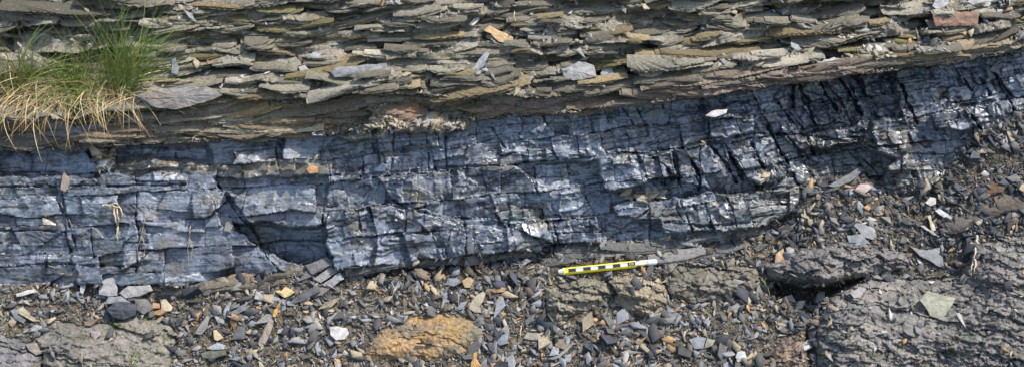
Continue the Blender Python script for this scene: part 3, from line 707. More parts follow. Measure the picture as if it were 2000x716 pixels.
STN = [
 ([(192, 575), (193, 553), (206, 543), (222, 537), (230, 562), (229, 577), (210, 578)], G(.24), 'large pale grey angular stone against the foot of the left coal face', 12),
 ([(232, 572), (250, 557), (293, 555), (299, 567), (272, 578), (244, 582)], G(.25, .03), 'pale grey flat stone lying just right of the large angular stone', 10),
 ([(204, 593), (211, 578), (236, 577), (256, 590), (228, 590)], G(.20), 'mid grey sloping plate over the black coal lump', 9),
 ([(262, 584), (284, 582), (304, 601), (281, 614), (266, 604)], G(.12, .05), 'dark grey stone with an orange corner beside the coal lump', 12, 'rust'),
 ([(297, 601), (298, 590), (312, 592), (313, 601)], (.38, .22, .13), 'small peach coloured block right of the coal lump', 10),
 ([(312, 584), (324, 583), (338, 600), (334, 607), (315, 605)], (.48, .40, .27), 'cream stone stained orange right of the peach block', 8, 'rust'),
 ([(30, 573), (52, 566), (66, 564), (68, 570), (45, 577), (32, 579)], G(.42, .02), 'long whitish chip lying near the left edge of the scree', 7),
 ([(156, 571), (157, 551), (163, 547), (169, 550), (167, 561), (162, 573)], G(.40, .02), 'upright whitish chip propped against the coal foot', 6),
 ([(20, 606), (29, 601), (52, 624), (46, 631), (28, 621)], G(.15, -.03), 'dark grey elongated plate near the left edge of the scree', 6),
 ([(32, 604), (45, 597), (60, 614), (42, 617)], (.26, .24, .18), 'tan grey plate overlapping the dark elongated plate', 6),
 ([(177, 645), (196, 647), (197, 653), (186, 662), (178, 655)], (.32, .26, .25), 'small pinkish chip lying on the mossy ledge', 4),
 ([(50, 673), (71, 668), (81, 690), (70, 693), (56, 683)], (.24, .21, .17), 'two toned grey and tan plate left of the mossy ledge', 7),
 ([(538, 569), (544, 566), (548, 568), (558, 558), (576, 570), (556, 581)], (.52, .40, .20), 'yellow cream square block on the dark scree', 13),
 ([(496, 583), (500, 566), (510, 573), (522, 581), (520, 588)], G(.26, .08), 'pale grey triangular stone left of the yellow block', 10),
 ([(558, 593), (580, 578), (606, 562), (622, 556), (626, 568), (602, 583), (576, 592)], G(.09, -.05), 'long dark slate slab beside the yellow block', 12),
 ([(446, 613), (468, 597), (482, 590), (481, 605), (463, 614)], G(.13, -.06), 'blue grey pointed slab left of centre in the scree', 8),
 ([(451, 663), (463, 638), (480, 636), (478, 661)], G(.085, -.04), 'dark slate rectangular plate in the left scree', 8),
 ([(645, 654), (643, 638), (660, 636), (678, 640), (682, 651), (673, 662), (656, 664)], G(.42, .05), 'round pale cream stone left of the orange slab', 9),
 ([(380, 651), (393, 630), (403, 616), (411, 617), (405, 640), (392, 654)], G(.17, .05), 'narrow grey stone with a tan tip, leaning in the left scree', 9),
 ([(416, 645), (422, 643), (437, 659), (424, 665), (418, 662)], (.45, .36, .22), 'cream stone with orange rim near the narrow leaning stone', 8, 'rust'),
 ([(532, 617), (535, 603), (544, 602), (541, 614), (537, 619)], (.50, .28, .07), 'bright orange small stone standing in the left scree', 8),
 ([(503, 671), (514, 645), (526, 624), (535, 625), (532, 640), (520, 668), (510, 680)], (.25, .21, .17), 'long tan grey slab pointing up in the left scree', 8),
 ([(402, 680), (424, 668), (441, 673), (438, 681), (415, 683)], G(.28, -.02), 'pale grey flat plate above the olive block', 6),
 ([(390, 690), (410, 684), (441, 683), (443, 692), (412, 701), (395, 698)], (.115, .115, .085), 'olive grey long block low in the left scree', 10),
 ([(1345, 662), (1362, 657), (1380, 659), (1374, 680), (1356, 681)], G(.20, -.06), 'blue grey angular plate in the scree left of the brown slab', 7),
 ([(1375, 680), (1381, 659), (1397, 664), (1391, 675)], (.25, .23, .17), 'olive grey plate touching the blue grey angular plate', 6),
 ([(1436, 697), (1440, 686), (1455, 685), (1459, 698), (1442, 705)], G(.38), 'pale square stone near the bottom edge left of the brown slab', 8),
 ([(1022, 660), (1029, 648), (1053, 650), (1059, 662), (1035, 663)], (.25, .23, .19), 'flat grey tan plate in the scree right of the orange slab', 6),
 ([(1072, 694), (1080, 675), (1092, 679), (1091, 692)], G(.30), 'pale grey tilted stone under the narrow grey strip', 9),
 ([(1086, 696), (1104, 681), (1119, 667), (1122, 670), (1108, 686), (1092, 700)], (.20, .19, .15), 'narrow grey strip of shale low in the middle scree', 7),
 ([(1100, 708), (1105, 693), (1116, 689), (1114, 706)], G(.24, -.05), 'blue grey upright chip right of the narrow strip', 6),
 ([(870, 555), (874, 543), (893, 541), (901, 551), (886, 559)], G(.20, -.08), 'blue grey rounded stone in the scree above the orange slab', 8),
 ([(901, 548), (914, 540), (926, 546), (919, 561), (908, 561)], (.33, .24, .14), 'tan orange stone right of the blue grey rounded stone', 8, 'rust'),
 ([(914, 602), (928, 578), (943, 568), (949, 573), (944, 588), (937, 597), (941, 611), (928, 610)], (.30, .26, .19), 'curved tan and grey stone right above the orange slab', 9),
 ([(892, 602), (899, 590), (913, 587), (906, 600), (898, 605)], G(.21, -.07), 'small blue grey plate left of the curved tan stone', 7),
 ([(954, 566), (970, 557), (990, 562), (985, 569), (966, 571)], (.30, .20, .10), 'brown orange flat stone up right of the curved tan stone', 7, 'rust'),
 ([(968, 668), (984, 651), (993, 648), (991, 670), (976, 674)], G(.22, -.09), 'blue grey stone right of the orange slab', 8),
 ([(919, 718), (925, 688), (933, 685), (931, 700), (942, 715)], (.42, .24, .09), 'orange bent stone at the bottom edge below the orange slab', 8),
 ([(984, 716), (988, 698), (1002, 690), (1008, 708), (1004, 722)], G(.20, -.04), 'grey blocky stone at the bottom edge right of the orange bent stone', 10),
 ([(1661, 437), (1678, 435), (1698, 442), (1713, 459), (1705, 468), (1688, 463), (1676, 448)], G(.20), 'thin grey plate overlapping another on the coal rubble', 5),
 ([(1653, 459), (1684, 456), (1701, 476), (1658, 474)], G(.19, -.05), 'blue grey plate tucked under the thin grey plate on the coal rubble', 5),
 ([(1777, 480), (1806, 488), (1838, 482), (1842, 505), (1848, 524), (1829, 518), (1796, 499)], G(.20, -.02), 'smooth grey winged plate on the right scree', 6),
 ([(1795, 585), (1812, 566), (1840, 576), (1867, 582), (1851, 607), (1847, 630), (1816, 617), (1807, 600)], (.25, .245, .185), 'large olive grey star shaped plate lying on the big boulder', 8),
 ([(1659, 571), (1680, 559), (1693, 563), (1680, 580), (1668, 582)], G(.25, .06), 'small grey green plate at the top of the big boulder', 6),
 ([(1513, 513), (1515, 496), (1530, 484), (1533, 506), (1520, 512)], (.42, .28, .16), 'peach coloured stone at the left end of the dark shelf', 8),
 ([(1668, 371), (1679, 359), (1696, 359), (1703, 367), (1690, 377)], (.42, .33, .30), 'pinkish rounded stone at the top of the coal rubble', 8),
 ([(1807, 396), (1816, 384), (1829, 386), (1828, 398), (1817, 402)], G(.46, .06), 'cream white angular stone in the right coal rubble', 8),
 ([(1826, 411), (1834, 406), (1853, 418), (1866, 432), (1860, 436), (1843, 424)], G(.48), 'long white chip right of the cream stone in the rubble', 5),
 ([(1811, 421), (1818, 419), (1828, 449), (1821, 452)], (.45, .40, .28), 'cream stick like splinter standing in the right rubble', 6),
 ([(1797, 440), (1806, 440), (1838, 462), (1841, 466), (1822, 458)], G(.30, .05), 'grey splinter crossing the foot of the cream splinter', 5),
 ([(1616, 363), (1648, 344), (1678, 327), (1682, 336), (1660, 356), (1628, 366)], G(.13, 0), 'long grey slab sloping at the top of the coal rubble', 9),
 ([(595, 517), (640, 500), (652, 514), (610, 537)], G(.13, .02), 'topmost of three pale banded coal blocks under the dark recess', 18, 'coal'),
 ([(610, 545), (645, 518), (661, 530), (626, 552)], G(.22, .03), 'middle of three pale banded coal blocks under the dark recess', 18, 'coal'),
 ([(628, 556), (664, 530), (673, 544), (644, 564)], G(.26, .0), 'lowest and palest of three coal blocks under the dark recess', 16, 'coal'),
 ([(944, 60), (955, 50), (974, 60), (1003, 73), (1004, 87), (974, 82), (958, 66)], (.50, .34, .18), 'orange and cream flat stone perched on the shale bank', 8),
 ([(582, 131), (595, 127), (608, 142), (591, 147)], G(.40, .05), 'pale square chip on the shale bank left of centre', 6),
 ([(604, 109), (611, 102), (628, 105), (619, 115)], G(.32, -.06), 'bluish pale chip just above the pale square chip', 5),
 ([(334, 143), (335, 118), (342, 111), (350, 131), (348, 147)], G(.20, -.08), 'upright slate blue chip right of the grass on the bank', 6),
 ([(117, 371), (125, 334), (137, 350), (129, 376)], (.22, .18, .15), 'pinkish brown upright chip on the left coal', 6),
 ([(1377, 226), (1390, 217), (1421, 213), (1419, 221), (1396, 229)], G(.45, .07), 'pale flat chip resting on a coal block at the right of the seam', 6),
 ([(598, 331), (604, 322), (622, 326), (621, 338), (604, 339)], (.42, .24, .11), 'orange stone lodged in the muddy coal left of centre', 7),
 ([(437, 450), (440, 435), (450, 426), (456, 440), (449, 453)], G(.17, .04), 'grey angular stone lodged above the dark recess', 7),
 ([(645, 142), (660, 130), (700, 128), (755, 124), (758, 143), (722, 150), (652, 152)], G(.19), 'long straight edged grey slab jutting from the shale bank', 22),
 ([(264, 188), (300, 176), (380, 169), (412, 172), (437, 186), (418, 195), (380, 206), (340, 215), (298, 210)], G(.17, .06), 'big lens shaped slab jutting over the shadow right of the grass', 24),
 ([(1820, 30), (1836, 22), (1914, 24), (1912, 50), (1826, 53)], (.20, .125, .085), 'reddish brown block in the upper right of the shale bank', 20),
 ([(1820, 12), (1828, -4), (1858, -8), (1850, 14), (1832, 22)], G(.36, .03), 'pale slab at the top edge above the reddish brown block', 9),
 ([(1888, 4), (1900, -6), (1946, 0), (1932, 13), (1902, 11)], G(.38, .05), 'pale flat slab at the top edge right of the reddish block', 8),
 ([(1943, 41), (1948, 18), (1961, 19), (1957, 42)], G(.36), 'pale upright chip near the top right corner', 6),
 ([(1684, 90), (1695, 85), (1711, 88), (1708, 95), (1690, 96)], G(.55), 'white chip on a ledge of the right shale bank', 6),
 ([(1095, 135), (1130, 120), (1160, 128), (1165, 150), (1120, 158), (1100, 150)], G(.26, .05), 'pale rounded slab on the bank below the middle debris', 16),
 ([(1172, 145), (1180, 125), (1192, 128), (1200, 145), (1185, 152)], G(.34, -.02), 'pale folded looking chip right of the pale rounded slab', 8),
 ([(920, 138), (935, 116), (950, 100), (956, 106), (945, 130), (930, 140)], G(.25, -.05), 'blue grey blade shaped plate below the orange perched stone', 7),
 ([(1930, 138), (1940, 128), (1948, 118), (1952, 132), (1944, 142)], G(.12), 'dark small block on the coal at the far right', 8),
 ([(60, 262), (160, 245), (200, 240), (210, 250), (120, 268)], G(.14), 'smooth grey slab tucked in shadow under the grass', 10),
 ([(85, 225), (130, 240), (165, 258), (160, 262), (90, 250)], G(.18), 'grey slab hanging under the straw at the left', 9),
]
TRACED = np.zeros(ru.shape, bool)                          # keep random chips off the traced stones and the pencil
for q in STN: TRACED |= inpoly(ru, rv, q[0])
TRACED |= inpoly(ru, rv, [(1078, 520), (1290, 500), (1292, 520), (1080, 542)]) | inpoly(ru, rv, [(207, 603), (222, 590), (268, 593), (265, 615), (240, 624)])
TRACED = TRACED.reshape(NV, NU)
r = random.Random(5)
big = []; CHIPS = []
tries = 0
while len(big) < 276 and tries < 9000:
    tries += 1
    u = r.uniform(-5, 2005); bankp = r.random() < .20
    if bankp:
        v = r.uniform(0, float(LIP(u)) - 6)
        if u < 320 or r.random() > (.35 + .65 * (950 < u < 1260 or u > 1500)): continue
    else:
        v = r.uniform(float(VB(u)) + 6, 718)
        if not in_scree(u, v): continue
    sz = min(23, 8.4 * (1 - r.random()) ** (-.40)) * (.75 if u > 1560 else 1) * (.8 if bankp else 1)
    if TRACED[cell(u, v)]: continue
    if any((u - a) ** 2 + ((v - b) * 1.3) ** 2 < (.62 * (sz + c)) ** 2 for a, b, c in big): continue
    big.append((u, v, sz))
    cn, colr = pick(W_S if bankp else (W_R if u > 1560 else W_L), r)
    th = sz * r.uniform(.16, .40)
    o = bpy.data.objects.new('shale_chip' if cn != 'coal black' else 'coal_lump', r.choice(CME)); COL.objects.link(o)
    o.matrix_world = chip_matrix(u, v, sz, th if cn != 'coal black' else sz * .8, r, .20, .45 if not bankp else .6, .5)
    o.color = (*colr, 1)
    szw = 'small' if sz < 8.5 else ('middling' if sz < 12.5 else 'large')
    CHIPS.append((o, u, v, sz, szw, cn, f"{'long ' if th / sz < .3 else ''}{'shale chip' if cn != 'coal black' else 'coal lump'}"))
# the countless rest: one mesh of real chips
def chip_field(name, label, n, place, wts, smin, smax, powr, parent=None):
    V_, F_, C_ = [], [], []; base = 0; k = 0; tr = 0
    arr = [(np.array(vs), fs) for vs, fs in CH]
    tri = []
    for vs, fs in CH:
        t = []
        for f in fs:
            for q in range(1, len(f) - 1): t.append((f[0], f[q], f[q + 1]))
        tri.append(np.array(t))
    while k < n and tr < n * 9:
        tr += 1
        q = place()
        if q is None: continue
        u, v, lean, wt = q
        if TRACED[cell(u, v)]: continue
        sz = min(smax, smin * (1 - r.random()) ** (-powr)) * math.exp(.9 * float(sortg[cell(u, v)])); cn, colr = pick(wt or wts, r)
        i = r.randrange(NVAR)
        m = np.array(chip_matrix(u, v, sz, sz * r.uniform(.12, .34), r, .40, lean, r.uniform(.1, 1.0)))
        co = arr[i][0] @ m[:3, :3].T + m[:3, 3]
        V_.append(co); F_.append(tri[i] + base); C_.append(np.repeat([colr], len(co), 0)); base += len(co); k += 1
    o = mesh_obj(name, np.concatenate(V_), np.concatenate(F_), np.concatenate(C_), M_CHIPS, parent)
    return tag(o, label, 'gravel', kind='stuff')
def pl_scree():
    u = r.uniform(-220, 2220); v = r.uniform(180, 830)
    if v < float(VB(u)) - (24 if u > 1540 else 4) * r.random() ** 2: return None
    if v > VB(u) + 4 and 0 <= v < 724 and not in_scree(u, v) and r.random() > (.14 if u > 1480 else .035): return None
    if (v > 724 or u < -10 or u > 2010) and r.random() > .5: return None
    if DHG[cell(u, v)] > 0 and v < 590 and r.random() > .3: return None
    return u, v, .45, (W_R if u > 1545 else None)
chip_field('loose_scree', 'countless small dark grey and tan chips covering the scree slope', 27000, pl_scree, W_L, 2.3, 15, .58)
def pl_bank():
    u = r.uniform(-60, 2060); top = r.uniform(-40, float(LIP(u)) - 4)
    dens = .22 + .75 * (960 < u < 1230 and top < 130) + .45 * (u > 1450) + .5 * (330 < u < 440 and top < 70)
    if r.random() > dens: return None
    i = np.clip(np.searchsorted(UA, u), 1, NU - 2); j = np.clip(np.searchsorted(VA, top), 3, NV - 4)
    if HG[j + 2, i] - HG[j - 2, i] < .0025 and r.random() > .12: return None      # only where a ledge can hold it
    return u, top, .7, None
chip_field('bank_chips', 'countless small grey chips caught on the ledges of the shale bank', 2600, pl_bank, W_S, 2.2, 13, .55)
W_C = {'coal black': 5, 'dark slate': 2, 'tan': 1.6, 'grey': 1.4, 'pale': .4}
def pl_seam():
    u = r.uniform(-20, 2020)
    if r.random() < .45: v = float(VT(u)) + r.gauss(0, 4)
    else: v = r.uniform(float(VT(u)), float(VB(u)))
    i = np.clip(np.searchsorted(UA, u), 1, NU - 2); j = np.clip(np.searchsorted(VA, v), 3, NV - 4)
    if HG[j + 2, i] - HG[j - 2, i] < .003: return None
    return u, v, .8, ({'tan': 3, 'pale': 2, 'grey': 1.5, 'brown': 1} if abs(v - VT(u)) < 10 else None)
chip_field('seam_crumbs', 'countless coal and clay crumbs lodged on the ledges of the coal seam', 1500, pl_seam, W_C, 1.8, 6, .4)

SPILL = [[(735, 205), (765, 200), (800, 236), (850, 238), (912, 240), (905, 254), (860, 250), (790, 252), (715, 262), (690, 262), (725, 240)], [(830, 222), (855, 220), (862, 240), (835, 242)], [(185, 292), (225, 292), (222, 330), (190, 330)], [(1560, 95), (1700, 60), (1735, 110), (1600, 128)], [(1215, 375), (1300, 372), (1300, 386), (1220, 388)], [(1480, 330), (1500, 330), (1500, 352), (1480, 352)]]
def pl_spill():
    P_ = SPILL[r.choices(range(6), (10, 2, 3, 9, 3, 1))[0]]; xs = [p[0] for p in P_]; ys = [p[1] for p in P_]
    u, v = r.uniform(min(xs), max(xs)), r.uniform(min(ys), max(ys))
    if not inpoly(np.array([u]), np.array([v]), P_)[0]: return None
    return u, v, .6, None
chip_field('clay_crumbs', 'countless tan clay crumbs spilling over the top of the coal', 1900, pl_spill, {'tan': 5, 'pale': 3.5, 'grey': 1.5, 'brown': 1, 'orange brown': .4}, 2.4, 14, .55)

# ------------------------------------------------------------------ traced stones
def stone(name, pts, colr, label, cat='stone', th=9, lean=.35, side=0., matl=None, lift=None, rough=1.0, seed=None):
    """a plate with the traced outline, its own thickness and a broken, bevelled rim, lying on what is below it"""
    rr = random.Random(label if seed is None else seed)
    P = []
    n = len(pts)
    for i in range(n):                       # split long edges and roughen them
        a, b = pts[i], pts[(i + 1) % n]; L = math.hypot(b[0] - a[0], b[1] - a[1]); m = max(1, int(L / 9))
        for q in range(m):
            t = q / m; j = 0 if q == 0 else min(1.6, L * .05) * rough
            P.append((a[0] + (b[0] - a[0]) * t + rr.uniform(-j, j), a[1] + (b[1] - a[1]) * t + rr.uniform(-j, j)))
    cx = sum(p[0] for p in P) / len(P); cy = sum(p[1] for p in P) / len(P)
    hb = np.median([height(p[0], p[1], 3) for p in P]); hm = (max(hb, height(cx, cy, 6)) if lift is None else lift) + 3 * K
    wd = max(p[0] for p in P) - min(p[0] for p in P)
    nn = len(P); T = th * K
    def pt(p, k, s):
        x, y = cx + (p[0] - cx) * s, cy + (p[1] - cy) * s
        # plate leans back (its upper edge deeper in the slope) and sideways
        return world(x, y, hm + k * T + (y - cy) * K * lean + (x - cx) * K * side + rr.uniform(-.06, .06) * T)
    vs = [pt(p, -.9, 1.0) for p in P] + [pt(p, .45, 1.0) for p in P] + [pt(p, .85, .95) for p in P] + [pt(p, .95, .55) for p in P] + [pt((cx, cy), 1.0, 1)]
    fs = [tuple(range(nn))]
    for i in range(nn):
        j = (i + 1) % nn
        for l in range(3): fs.append((l * nn + j, l * nn + i, (l + 1) * nn + i, (l + 1) * nn + j))
        fs.append((3 * nn + j, 3 * nn + i, 4 * nn))
    base = np.mean(vs, 0)
    me = bpy.data.meshes.new(name); me.from_pydata([tuple(v - base) for v in vs], [], fs); me.materials.append(matl or M_STONE); me.update()
    o = bpy.data.objects.new(name, me); COL.objects.link(o); o.location = tuple(base); o.color = (*colr, 1)
    return tag(o, label, cat)
M_STONE, _t, _b = mat('loose_stone', .78, .35, colour='OBJ', bump=(330, .0012), var=.30, scale=120)
def stained(name, tint, amount, scale=28):
    m, t, b = mat(name, .8, .3, colour='OBJ', bump=(330, .0012), var=.3, scale=120)
    src = b.inputs['Base Color'].links[0].from_socket
    n = t.nodes.new('ShaderNodeTexNoise'); n.inputs['Scale'].default_value = scale; n.inputs['Detail'].default_value = 5
    g = t.nodes.new('ShaderNodeNewGeometry'); t.links.new(g.outputs['Position'], n.inputs['Vector'])
    r_ = t.nodes.new('ShaderNodeMapRange'); r_.inputs[1].default_value = .62 - amount * .25; r_.inputs[2].default_value = .68 - amount * .15
    t.links.new(n.outputs['Fac'], r_.inputs[0])
    x = t.nodes.new('ShaderNodeMix'); x.data_type = 'RGBA'; x.inputs[7].default_value = (*tint, 1)
    t.links.new(r_.outputs[0], x.inputs[0]); t.links.new(src, x.inputs[6]); t.links.new(x.outputs[2], b.inputs['Base Color'])
    return m
M_RUST = stained('rust_stained_stone', (.36, .20, .07), .25, 45)
M_BAND = stained('banded_siltstone_slab', (.27, .175, .085), .3, 30)
for q in STN:
    extra = q[4] if len(q) > 4 else None
    bankish = q[0][0][1] < VT(q[0][0][0])
    pale_ = max(q[1]); o = stone('loose_stone' if extra != 'coal' else 'coal_lump', q[0], tuple(x * (1 if pale_ < .3 else .68 + .32 * .3 / pale_) for x in q[1]), q[2], 'stone' if extra != 'coal' else 'coal', q[3] * .8, .30 if not bankish else .15, random.Random(q[2]).uniform(-.2, .2), M_RUST if extra == 'rust' else None)
stone('coal_lump', [(207, 603), (222, 590), (245, 588), (268, 593), (265, 615), (240, 624), (218, 618)], (.05, .056, .068), 'large black coal lump in front of the pale angular stones', 'coal', 22, .1)
def ledge_thing(name, label, cat, pieces):
    o = empty(name, None); tag(o, label, cat)
    for i, (u, v, L, d, t, c, dp) in enumerate(pieces): slab('rock_layer', o, u, v, L, d, t, 4, c, int(u * 3 + v), dip=dp, tiltf=.35, out=.35)
ledge_thing('brown_ledge', 'long brown orange stained slab at the right edge of the scree', 'rock', [(1892, 434, 80, 26, 15, (.095, .084, .072), .42), (1958, 405, 90, 26, 13, (.17, .125, .085), .30), (1990, 402, 80, 24, 10, (.13, .105, .08), .22), (1940, 416, 70, 24, 8, (.11, .092, .075), .5)])
ledge_thing('brown_ledge', 'shorter reddish brown slab above the long one at right', 'rock', [(1935, 376, 62, 20, 12, (.17, .105, .065), .42), (1925, 384, 50, 18, 9, (.09, .082, .075), .4)])
ledge_thing('siltstone_bench', 'tan orange banded bench of siltstone under the left coal', 'rock', [(370, 568, 110, 14, 8, (.12, .108, .085), .14), (435, 558, 100, 16, 9, (.15, .13, .096), .19), (490, 549, 110, 16, 10, (.20, .15, .088), .15), (545, 541, 90, 14, 9, (.14, .124, .096), .2), (415, 566, 90, 14, 7, (.13, .115, .09), .1), (470, 563, 150, 14, 9, (.13, .112, .085), .15)])

# ---- each loose chip gets a label of its own: look, then the nearest stone one can find, then its order there
marks = []
for q in STN:
    t = q[2]
    for wd_ in (' against', ' lying', ' over', ' with', ' beside', ' right', ' left', ' near', ' propped', ' on ', ' leaning', ' pointing', ' above', ' low', ' in ', ' touching', ' under', ' just',
                ' at ', ' overlapping', ' tucked', ' standing', ' crossing', ' sloping', ' perched', ' resting', ' lodged', ' jutting', ' below', ' up ', ' stained', ' hanging', ','):
        if wd_ in t: t = t[:t.index(wd_)]
    if len(t.split()) > 1: marks.append((np.mean([p[0] for p in q[0]]), np.mean([p[1] for p in q[0]]), t))
nm_ = {}
for m_ in marks: nm_[m_[2]] = nm_.get(m_[2], 0) + 1
marks = [m_ for m_ in marks if nm_[m_[2]] == 1] + [(830, 660, 'orange slab'), (205, 670, 'mossy ledge'), (1186, 520, 'pencil'), (1245, 580, 'rounded tan knob'), (1130, 580, 'layered ledge'), (237, 610, 'big coal lump'), (1545, 570, 'black hollow')]
lab = {}
for (o, u, v, sz, szw, cn, wh) in CHIPS:
    mk = min(marks, key=lambda m_: (m_[0] - u) ** 2 + 1.6 * (m_[1] - v) ** 2); du, dv = u - mk[0], v - mk[1]
    dr = ('right of' if du > 0 else 'left of') if abs(du) > 1.5 * abs(dv) else ('below' if dv > 0 else 'above')
    lab.setdefault((szw, cn, wh, dr, mk[2]), []).append((u, o))
ORD = ['leftmost', 'second from left', 'third from left', 'fourth from left', 'fifth from left', 'sixth from left', 'seventh from left']
for (szw, cn, wh, dr, mk), lst in lab.items():
    lst.sort(key=lambda q: q[0])
    for i, (u, o) in enumerate(lst):
        tag(o, ' '.join((f"{szw} {cn} {wh} {dr} the {mk}").split()[:12]) + (f", {ORD[min(i, 6)]}" if len(lst) > 1 else ''), 'coal' if 'coal' in wh else 'stone', 'coal lumps loose on the scree' if 'coal' in wh else 'shale chips loose on the scree and bank')

# ------------------------------------------------------------------ grass
M_GREEN, _t, _b = mat('green_grass', .55, .35, bump=None, var=.25, scale=60)
M_STRAW, _t, _b = mat('dry_straw', .7, .3, bump=None, var=.2, scale=60)
def blades(name, parent, n, root, length, dirn, droop, cols, matl, seed, width=1.25, spread=(10, 6), rooth=None):
    """curved tapering strips; directions in the face frame (u, up, out)"""
    rr = random.Random(seed); Vv, Ff, Cc = [], [], []; base = 0
    for _ in range(n):
        u0 = root[0] + rr.gauss(0, spread[0]); v0 = root[1] + rr.gauss(0, spread[1])
        p = world(u0, v0, height(u0, v0, 6) - .002)
        d = AX * (dirn[0] + rr.gauss(0, dirn[3])) + AS * (dirn[1] + rr.gauss(0, dirn[3] * .7)) + AN * (dirn[2] + abs(rr.gauss(0, dirn[3] * .8)))
        d = d / np.linalg.norm(d); L = length * rr.uniform(.45, 1.15) * K; SEG = 8; w = width * rr.uniform(.7, 1.3) * K
        curl = np.array([rr.gauss(0, .8), rr.gauss(0, .4), rr.gauss(0, .35)]); g = droop * rr.uniform(.5, 1.5)
        c = np.array(rr.choice(cols)) * rr.uniform(.75, 1.25); tipc = c * np.array([1.25, 1.1, .8])
        sd_ = np.cross(d, AN + .01); sd_ = sd_ / (np.linalg.norm(sd_) + 1e-9)
        for i in range(SEG + 1):
            t = i / SEG; ww = w * (1 - t ** 2.2) * (.7 + .3 * min(1, t * 5)) + .00012
            side = sd_ + AN * .25
            Vv += [p - side * ww * .5, p + side * ww * .5]; cc = c + (tipc - c) * t; Cc += [cc, cc]
            if i < SEG:
                a = base + 2 * i; Ff.append((a, a + 1, a + 3, a + 2))
                p = p + d * (L / SEG)
                d = d + (np.array([0, 0, -1.0]) * g + curl) * (1 / SEG); d = d / np.linalg.norm(d)
                uu = 1000 + np.dot(p - ORG, AX) / K; vv_ = 358 - np.dot(p - ORG, AS) / K; hN = np.dot(p - ORG, AN)
                hg = height(uu, vv_) + .002
                if hN < hg: p = p + AN * (hg - hN)
        base += 2 * (SEG + 1)
    o = mesh_obj(name, np.array(Vv), np.array(Ff), np.array(Cc), matl, parent); o['kind'] = 'stuff'
    return o
GR = [(.10, .19, .035), (.15, .25, .05), (.075, .15, .04), (.20, .27, .08), (.26, .28, .10)]
YG = [(.26, .27, .07), (.18, .24, .05), (.32, .27, .11)]
ST = [(.44, .36, .22), (.36, .27, .15), (.52, .45, .32), (.28, .19, .10)]
def tuft(label, u, v, specs):
    o = empty('grass_tuft', None); o.location = tuple(world(u, v, height(u, v, 5))); tag(o, label, 'grass')
    bpy.context.view_layer.update()
    for i, sp_ in enumerate(specs):
        nm, n, du, dv, L, dr, dp, cl, ml, spr, wd = sp_
        b_ = blades(nm, None, n, (u + du, v + dv), L, dr, dp, cl, ml, hash((u, i)) % 9999, wd, spr)
        b_.parent = o; b_.matrix_parent_inverse = Matrix.Translation(-Vector(o.location))
    return o
tuft('tall dense green grass tuft rising to the top edge of the photo', 236, 172, [
 ('green_blades', 180, 0, 0, 205, (.28, 1.0, .30, .42), .65, GR, M_GREEN, (20, 16), 1.1),
 ('yellow_blades', 70, 0, 0, 130, (.3, .8, .35, .35), .6, YG, M_GREEN, (14, 10), 1.3),
 ('dry_straw', 70, 0, 8, 110, (.2, -.1, .75, .7), 1.5, ST, M_STRAW, (20, 14), 1.0),
 ('side_straw', 22, 20, 15, 130, (1., .35, .4, .25), .7, ST, M_STRAW, (10, 18), 1.1)])
tuft('short bushy green grass tuft between its two taller neighbours', 145, 168, [
 ('green_blades', 240, 0, 0, 105, (.05, .85, .5, .8), .8, GR, M_GREEN, (26, 16), 1.15),
 ('yellow_blades', 70, 0, 4, 85, (.0, .6, .6, .6), 1.0, YG, M_GREEN, (22, 10), 1.3),
 ('dry_straw', 105, 5, 6, 125, (.15, -.1, .75, .7), 1.5, ST + YG[2:], M_STRAW, (34, 16), 1.05)])
tuft('sparse yellowish grass tuft at the left edge over hanging straw', 42, 172, [
 ('green_blades', 70, 0, 0, 165, (.15, 1.0, .3, .42), .3, GR + YG, M_GREEN, (16, 14), 1.2),
 ('yellow_blades', 70, -2, 8, 100, (.1, .9, .4, .35), .5, YG, M_GREEN, (14, 10), 1.2),
 ('dry_straw', 95, 5, 6, 140, (.10, -.1, .8, .65), 1.5, ST + YG[2:], M_STRAW, (30, 16), 1.05)])
# hanging rootlets and straws as tubes
def strand(name, pts, rad, colr, label, cat='root', lift=.004, fork=()):
    cu_d = bpy.data.curves.new(name, 'CURVE'); cu_d.dimensions = '3D'; cu_d.bevel_depth = rad; cu_d.bevel_resolution = 1
    rr = random.Random(label)
    for P_ in [pts] + list(fork):
        s_ = cu_d.splines.new('POLY'); Q = []
        for i in range(len(P_) - 1):
            for t in (0, .25, .5, .75): Q.append((P_[i][0] + (P_[i + 1][0] - P_[i][0]) * t + rr.uniform(-1.2, 1.2), P_[i][1] + (P_[i + 1][1] - P_[i][1]) * t + rr.uniform(-1.2, 1.2)))
        Q.append(P_[-1]); s_.points.add(len(Q) - 1)
        for i, q in enumerate(Q):
            w = world(q[0], q[1], height(q[0], q[1], 4) + lift); s_.points[i].co = (*w, 1); s_.points[i].radius = 1 - .75 * i / len(Q)
    tmp = bpy.data.objects.new('tmp', cu_d); COL.objects.link(tmp)
    me = bpy.data.meshes.new_from_object(tmp.evaluated_get(bpy.context.evaluated_depsgraph_get())); bpy.data.objects.remove(tmp)
    me.materials.clear(); me.materials.append(M_CHIP)
    o = bpy.data.objects.new(name, me); COL.objects.link(o); o.color = (*colr, 1)
    return tag(o, label, cat)
strand('root_strand', [(200, 401), (215, 400), (228, 408), (231, 425), (228, 450), (230, 470)], .0016, (.42, .35, .24), 'pale bunch of rootlets hanging from a crack in the left coal', fork=[[(218, 400), (236, 406), (240, 420)], [(214, 402), (224, 395), (232, 400), (238, 416)], [(222, 404), (226, 430), (232, 445), (226, 462)], [(205, 399), (220, 406), (233, 404)]])
strand('root_strand', [(285, 420), (280, 440), (276, 462), (268, 480), (270, 505)], .0008, (.30, .23, .14), 'brown thread like rootlet on the left coal right of the pale bunch', fork=[[(285, 420), (296, 416), (310, 425)], [(280, 440), (270, 452)], [(276, 462), (284, 478), (280, 500)]])
